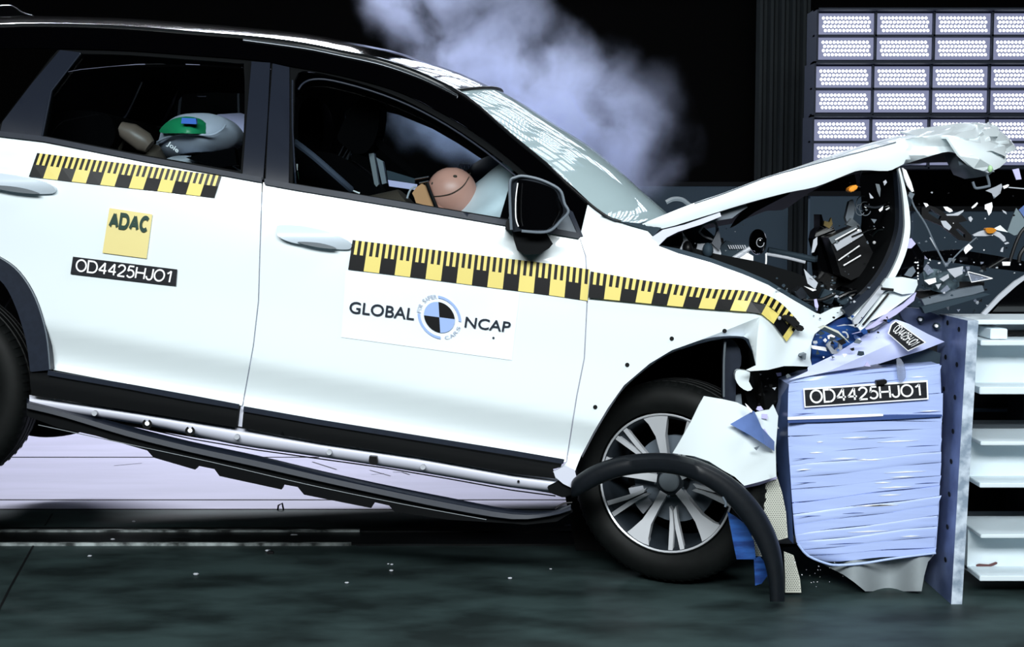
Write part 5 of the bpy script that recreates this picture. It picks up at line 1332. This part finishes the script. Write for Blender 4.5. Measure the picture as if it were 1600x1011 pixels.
# small random chips, three groups
WORD = {}
def chips(n, box, Y, names, ms, where, group, smin, smax):
    if not WORD: WORD.update({M['lgrey'].name: 'pale grey', M['grey'].name: 'mid grey', M['black'].name: 'black', M['lettering_white'].name: 'white', M['cap'].name: 'dark grey', M['clear'].name: 'clear', M['slate'].name: 'slate', M['tblack'].name: 'black', M['deep_blue'].name: 'deep blue', M['mid_blue'].name: 'dull blue', M['lav'].name: 'lavender', M['white_in'].name: 'off-white'})
    for i in range(n):
        x, y = random.uniform(box[0], box[2]), random.uniform(box[1], box[3]); s_ = random.uniform(smin, smax)
        k = random.choice((3, 4, 5)); a0 = random.uniform(0, 6)
        pl = [(x+s_*math.cos(a0+2*PI*j/k)*random.uniform(.5, 1.5), y+s_*math.sin(a0+2*PI*j/k)*random.uniform(.4, 1.1)) for j in range(k)]
        if y > 488 and x > 1400: continue
        m = random.choice(ms); u, v = (x-box[0])/(box[2]-box[0]), (y-box[1])/(box[3]-box[1])
        pos = ('top', 'middle', 'bottom')[min(2, int(v*3))]+' '+('far left', 'left', 'right', 'far right')[min(3, int(u*4))]
        size = 'larger' if s_ > (smin+smax)/2 else 'smaller'
        S(names, pl, Y+random.uniform(-.08, .25), m, '%s %s %s chip, %s of %s' % (size, WORD[m.name], {3: 'three-sided', 4: 'four-sided', 5: 'rounded'}[k], pos, where), group, .003)
chips(46, (1300,285,1405,470), .12, 'plastic_chip', [M['lgrey'], M['grey'], M['black'], M['lettering_white'], M['cap']], 'the open engine bay', 'chips in the engine bay', .8, 2.6)
chips(34, (1425,300,1600,430), .08, 'plastic_chip', [M['lgrey'], M['grey'], M['lettering_white'], M['black']], 'the cloud over the barrier', 'chips in the air over the barrier', .7, 2.4)
chips(56, (1425,405,1545,488), .06, 'lens_splinter', [M['lgrey'], M['clear'], M['grey'], M['black'], M['slate'], M['cap']], 'the heap on the barrier top', 'splinters heaped on the barrier', 1.2, 5)
chips(70, (1205,432,1335,498), .05, 'plastic_chip', [M['black'], M['grey'], M['slate'], M['lgrey']], 'the rubble behind the fender', 'broken pieces behind the fender', 1.0, 4)
chips(60, (1270,512,1345,562), .0, 'core_splinter', [M['tblack'], M['lgrey'], M['tblack'], M['grey'], M['slate'], M['mid_blue'], M['lettering_white']], 'the gap beside the torn blue sheet', 'splinters between fender and blue sheet', 2, 6.5)
chips(44, (1328,494,1396,528), .0, 'core_splinter', [M['tblack'], M['mid_blue'], M['deep_blue'], M['lav'], M['slate']], 'the tangle below the headlamp shell', 'blue splinters below the headlamp shell', 2, 6)
chips(26, (1172,582,1236,640), .10, 'bracket_splinter', [M['tblack'], M['lgrey'], M['cap'], M['black'], M['lav']], 'the rubble under the fender corner', 'splinters under the fender corner', 1.5, 5)
chips(30, (1228,870,1320,925), .0, 'glass_crumb', [M['lettering_white'], M['lgrey']], 'the crumbs under the blue block', 'glass crumbs below the block', .5, 1.2)
chips(14, (1178,640,1212,690), -.08, 'torn_scrap', [M['lgrey'], M['lav'], M['white_in']], 'the scraps beside the bumper skin', 'torn scraps beside the block', 3, 8)
chips(16, (1085,350,1180,420), .2, 'bay_chip', [M['lgrey'], M['tblack'], M['cap']], 'the rear of the engine bay', 'small pieces at the back of the bay', .8, 2.2)
# crumbs on the floor
for i in range(16):
    px, py = random.choice([(137,870),(420,862),(607,892),(612,883),(905,812),(887,823),(330,900),(540,915),(700,880),(180,845),(800,905),(50,885),(460,838),(240,880),(860,890),(958,848)]) if i > 6 else [(137,870),(607,893),(607,882),(887,822),(305,899),(208,816),(540,912)][i]
    g_ = gy(py); c = P(px, py, g_); r_ = random.uniform(.003, .007)
    tag(link('floor_crumb', blob_bm((0, 0, r_*.7), r_*1.5, r_, r_*.7, 8), M['lgrey'], None), '%s pale crumb on the dark floor, %s, %s' % ('larger' if r_ > .005 else 'smaller', 'near the track edge' if py < 875 else 'away from the track', 'below the rear door' if px < 390 else 'below the front door' if px < 700 else 'towards the front wheel'), 'crumb', 'crumbs on the dark floor').location = (c.x+random.uniform(-.01, .01), g_, 0.0)
t = thing('clip', (P(422,862,gy(866)).x, gy(866), 0), 'small black spring clip standing on the dark floor track edge', 'clip')
link('clip_body', box_bm(P(417,862,gy(866)).x, P(427,862,gy(866)).x, gy(866), gy(866)+.015, 0, .010, bev=.002), M['tblack'], t); link('pin', blob_bm((P(421,862,gy(866)).x, gy(866), .016), .004, .004, .007, 8), M['chrome'], t)
t = thing('clip', (P(438,790,gy(797)).x, gy(797), 0), 'small black clip standing on the pale floor under the car', 'clip')
link('clip_body', tube_bm([Vector((P(434,795,gy(797)).x, gy(797), 0)), Vector((P(435,790,gy(797)).x, gy(797), .02)), Vector((P(441,788,gy(797)).x, gy(797), .03)), Vector((P(443,790,gy(797)).x, gy(797), 0))], .004, seg=6), M['tblack'], t)

# ================================================================ SMOKE (real volume)
def smoke():
    Y0, Y1 = 2.2, 3.7; a = P(500, -60, Y0); b = P(1110, 330, Y0)
    o = link('smoke', box_bm(a.x-.3, b.x+.35, Y0, Y1, b.z-.2, a.z+.5), None, None, smooth=False)
    o.data.materials.clear()
    m = bpy.data.materials.new('smoke_volume'); m.use_nodes = True; nt = m.node_tree; nt.nodes.clear(); o.data.materials.append(m)
    out = nt.nodes.new('ShaderNodeOutputMaterial'); vol = nt.nodes.new('ShaderNodeVolumePrincipled')
    vol.inputs['Color'].default_value = (.70, .77, 1.0, 1); vol.inputs['Anisotropy'].default_value = .1
    nt.links.new(vol.outputs[0], out.inputs['Volume'])
    tc = nt.nodes.new('ShaderNodeTexCoord')
    def N(t_, **k):
        n_ = nt.nodes.new(t_)
        for kk, v in k.items(): setattr(n_, kk, v)
        return n_
    # domain warp
    nz = N('ShaderNodeTexNoise'); nz.inputs['Scale'].default_value = 2.2; nz.inputs['Detail'].default_value = 4; nt.links.new(tc.outputs['Object'], nz.inputs['Vector'])
    sub = N('ShaderNodeVectorMath', operation='SUBTRACT'); sub.inputs[1].default_value = (.5, .5, .5); nt.links.new(nz.outputs['Color'], sub.inputs[0])
    scl = N('ShaderNodeVectorMath', operation='SCALE'); scl.inputs['Scale'].default_value = .42; nt.links.new(sub.outputs[0], scl.inputs[0])
    add = N('ShaderNodeVectorMath', operation='ADD'); nt.links.new(tc.outputs['Object'], add.inputs[0]); nt.links.new(scl.outputs[0], add.inputs[1])
    blobs = [(610,-10,62,.8),(640,45,45,.7),(700,20,70,.9),(690,95,60,.9),(790,25,60,.6),(770,110,75,1.1),(850,130,95,1.2),(890,75,45,.35),(950,120,55,.35),(940,190,85,1.0),(1000,190,55,.5),(880,220,85,1.2),(960,260,60,.8),(1010,250,55,.45),(720,190,70,.9),(640,190,40,.35),(800,230,70,.9),(1040,150,45,.12),(1060,220,40,.08)]
    acc = None; Ym = 2.9
    for px, py, r, w in blobs:
        c = P(px, py, Ym); rr = r/F_PX*(Ym+CAM_D)*1.25
        d = N('ShaderNodeVectorMath', operation='DISTANCE'); d.inputs[1].default_value = c; nt.links.new(add.outputs[0], d.inputs[0])
        mr = N('ShaderNodeMapRange', interpolation_type='SMOOTHSTEP'); mr.inputs['From Min'].default_value = rr; mr.inputs['From Max'].default_value = rr*.15
        mr.inputs['To Min'].default_value = 0; mr.inputs['To Max'].default_value = w; nt.links.new(d.outputs['Value'], mr.inputs['Value'])
        if acc is None: acc = mr.outputs[0]
        else:
            ad = N('ShaderNodeMath', operation='ADD'); nt.links.new(acc, ad.inputs[0]); nt.links.new(mr.outputs[0], ad.inputs[1]); acc = ad.outputs[0]
    n2 = N('ShaderNodeTexNoise'); n2.inputs['Scale'].default_value = 3.4; n2.inputs['Detail'].default_value = 5; n2.inputs['Roughness'].default_value = .58
    nt.links.new(add.outputs[0], n2.inputs['Vector'])
    m2 = N('ShaderNodeMapRange'); m2.inputs['From Min'].default_value = .36; m2.inputs['From Max'].default_value = .68; nt.links.new(n2.outputs['Fac'], m2.inputs['Value'])
    mu = N('ShaderNodeMath', operation='MULTIPLY'); nt.links.new(acc, mu.inputs[0]); nt.links.new(m2.outputs[0], mu.inputs[1])
    mk = N('ShaderNodeMath', operation='MULTIPLY'); mk.inputs[1].default_value = 5.0; nt.links.new(mu.outputs[0], mk.inputs[0])
    nt.links.new(mk.outputs[0], vol.inputs['Density'])
    tag(o, 'drifting bluish white smoke cloud above and behind the windscreen', 'smoke', kind='stuff')
smoke()
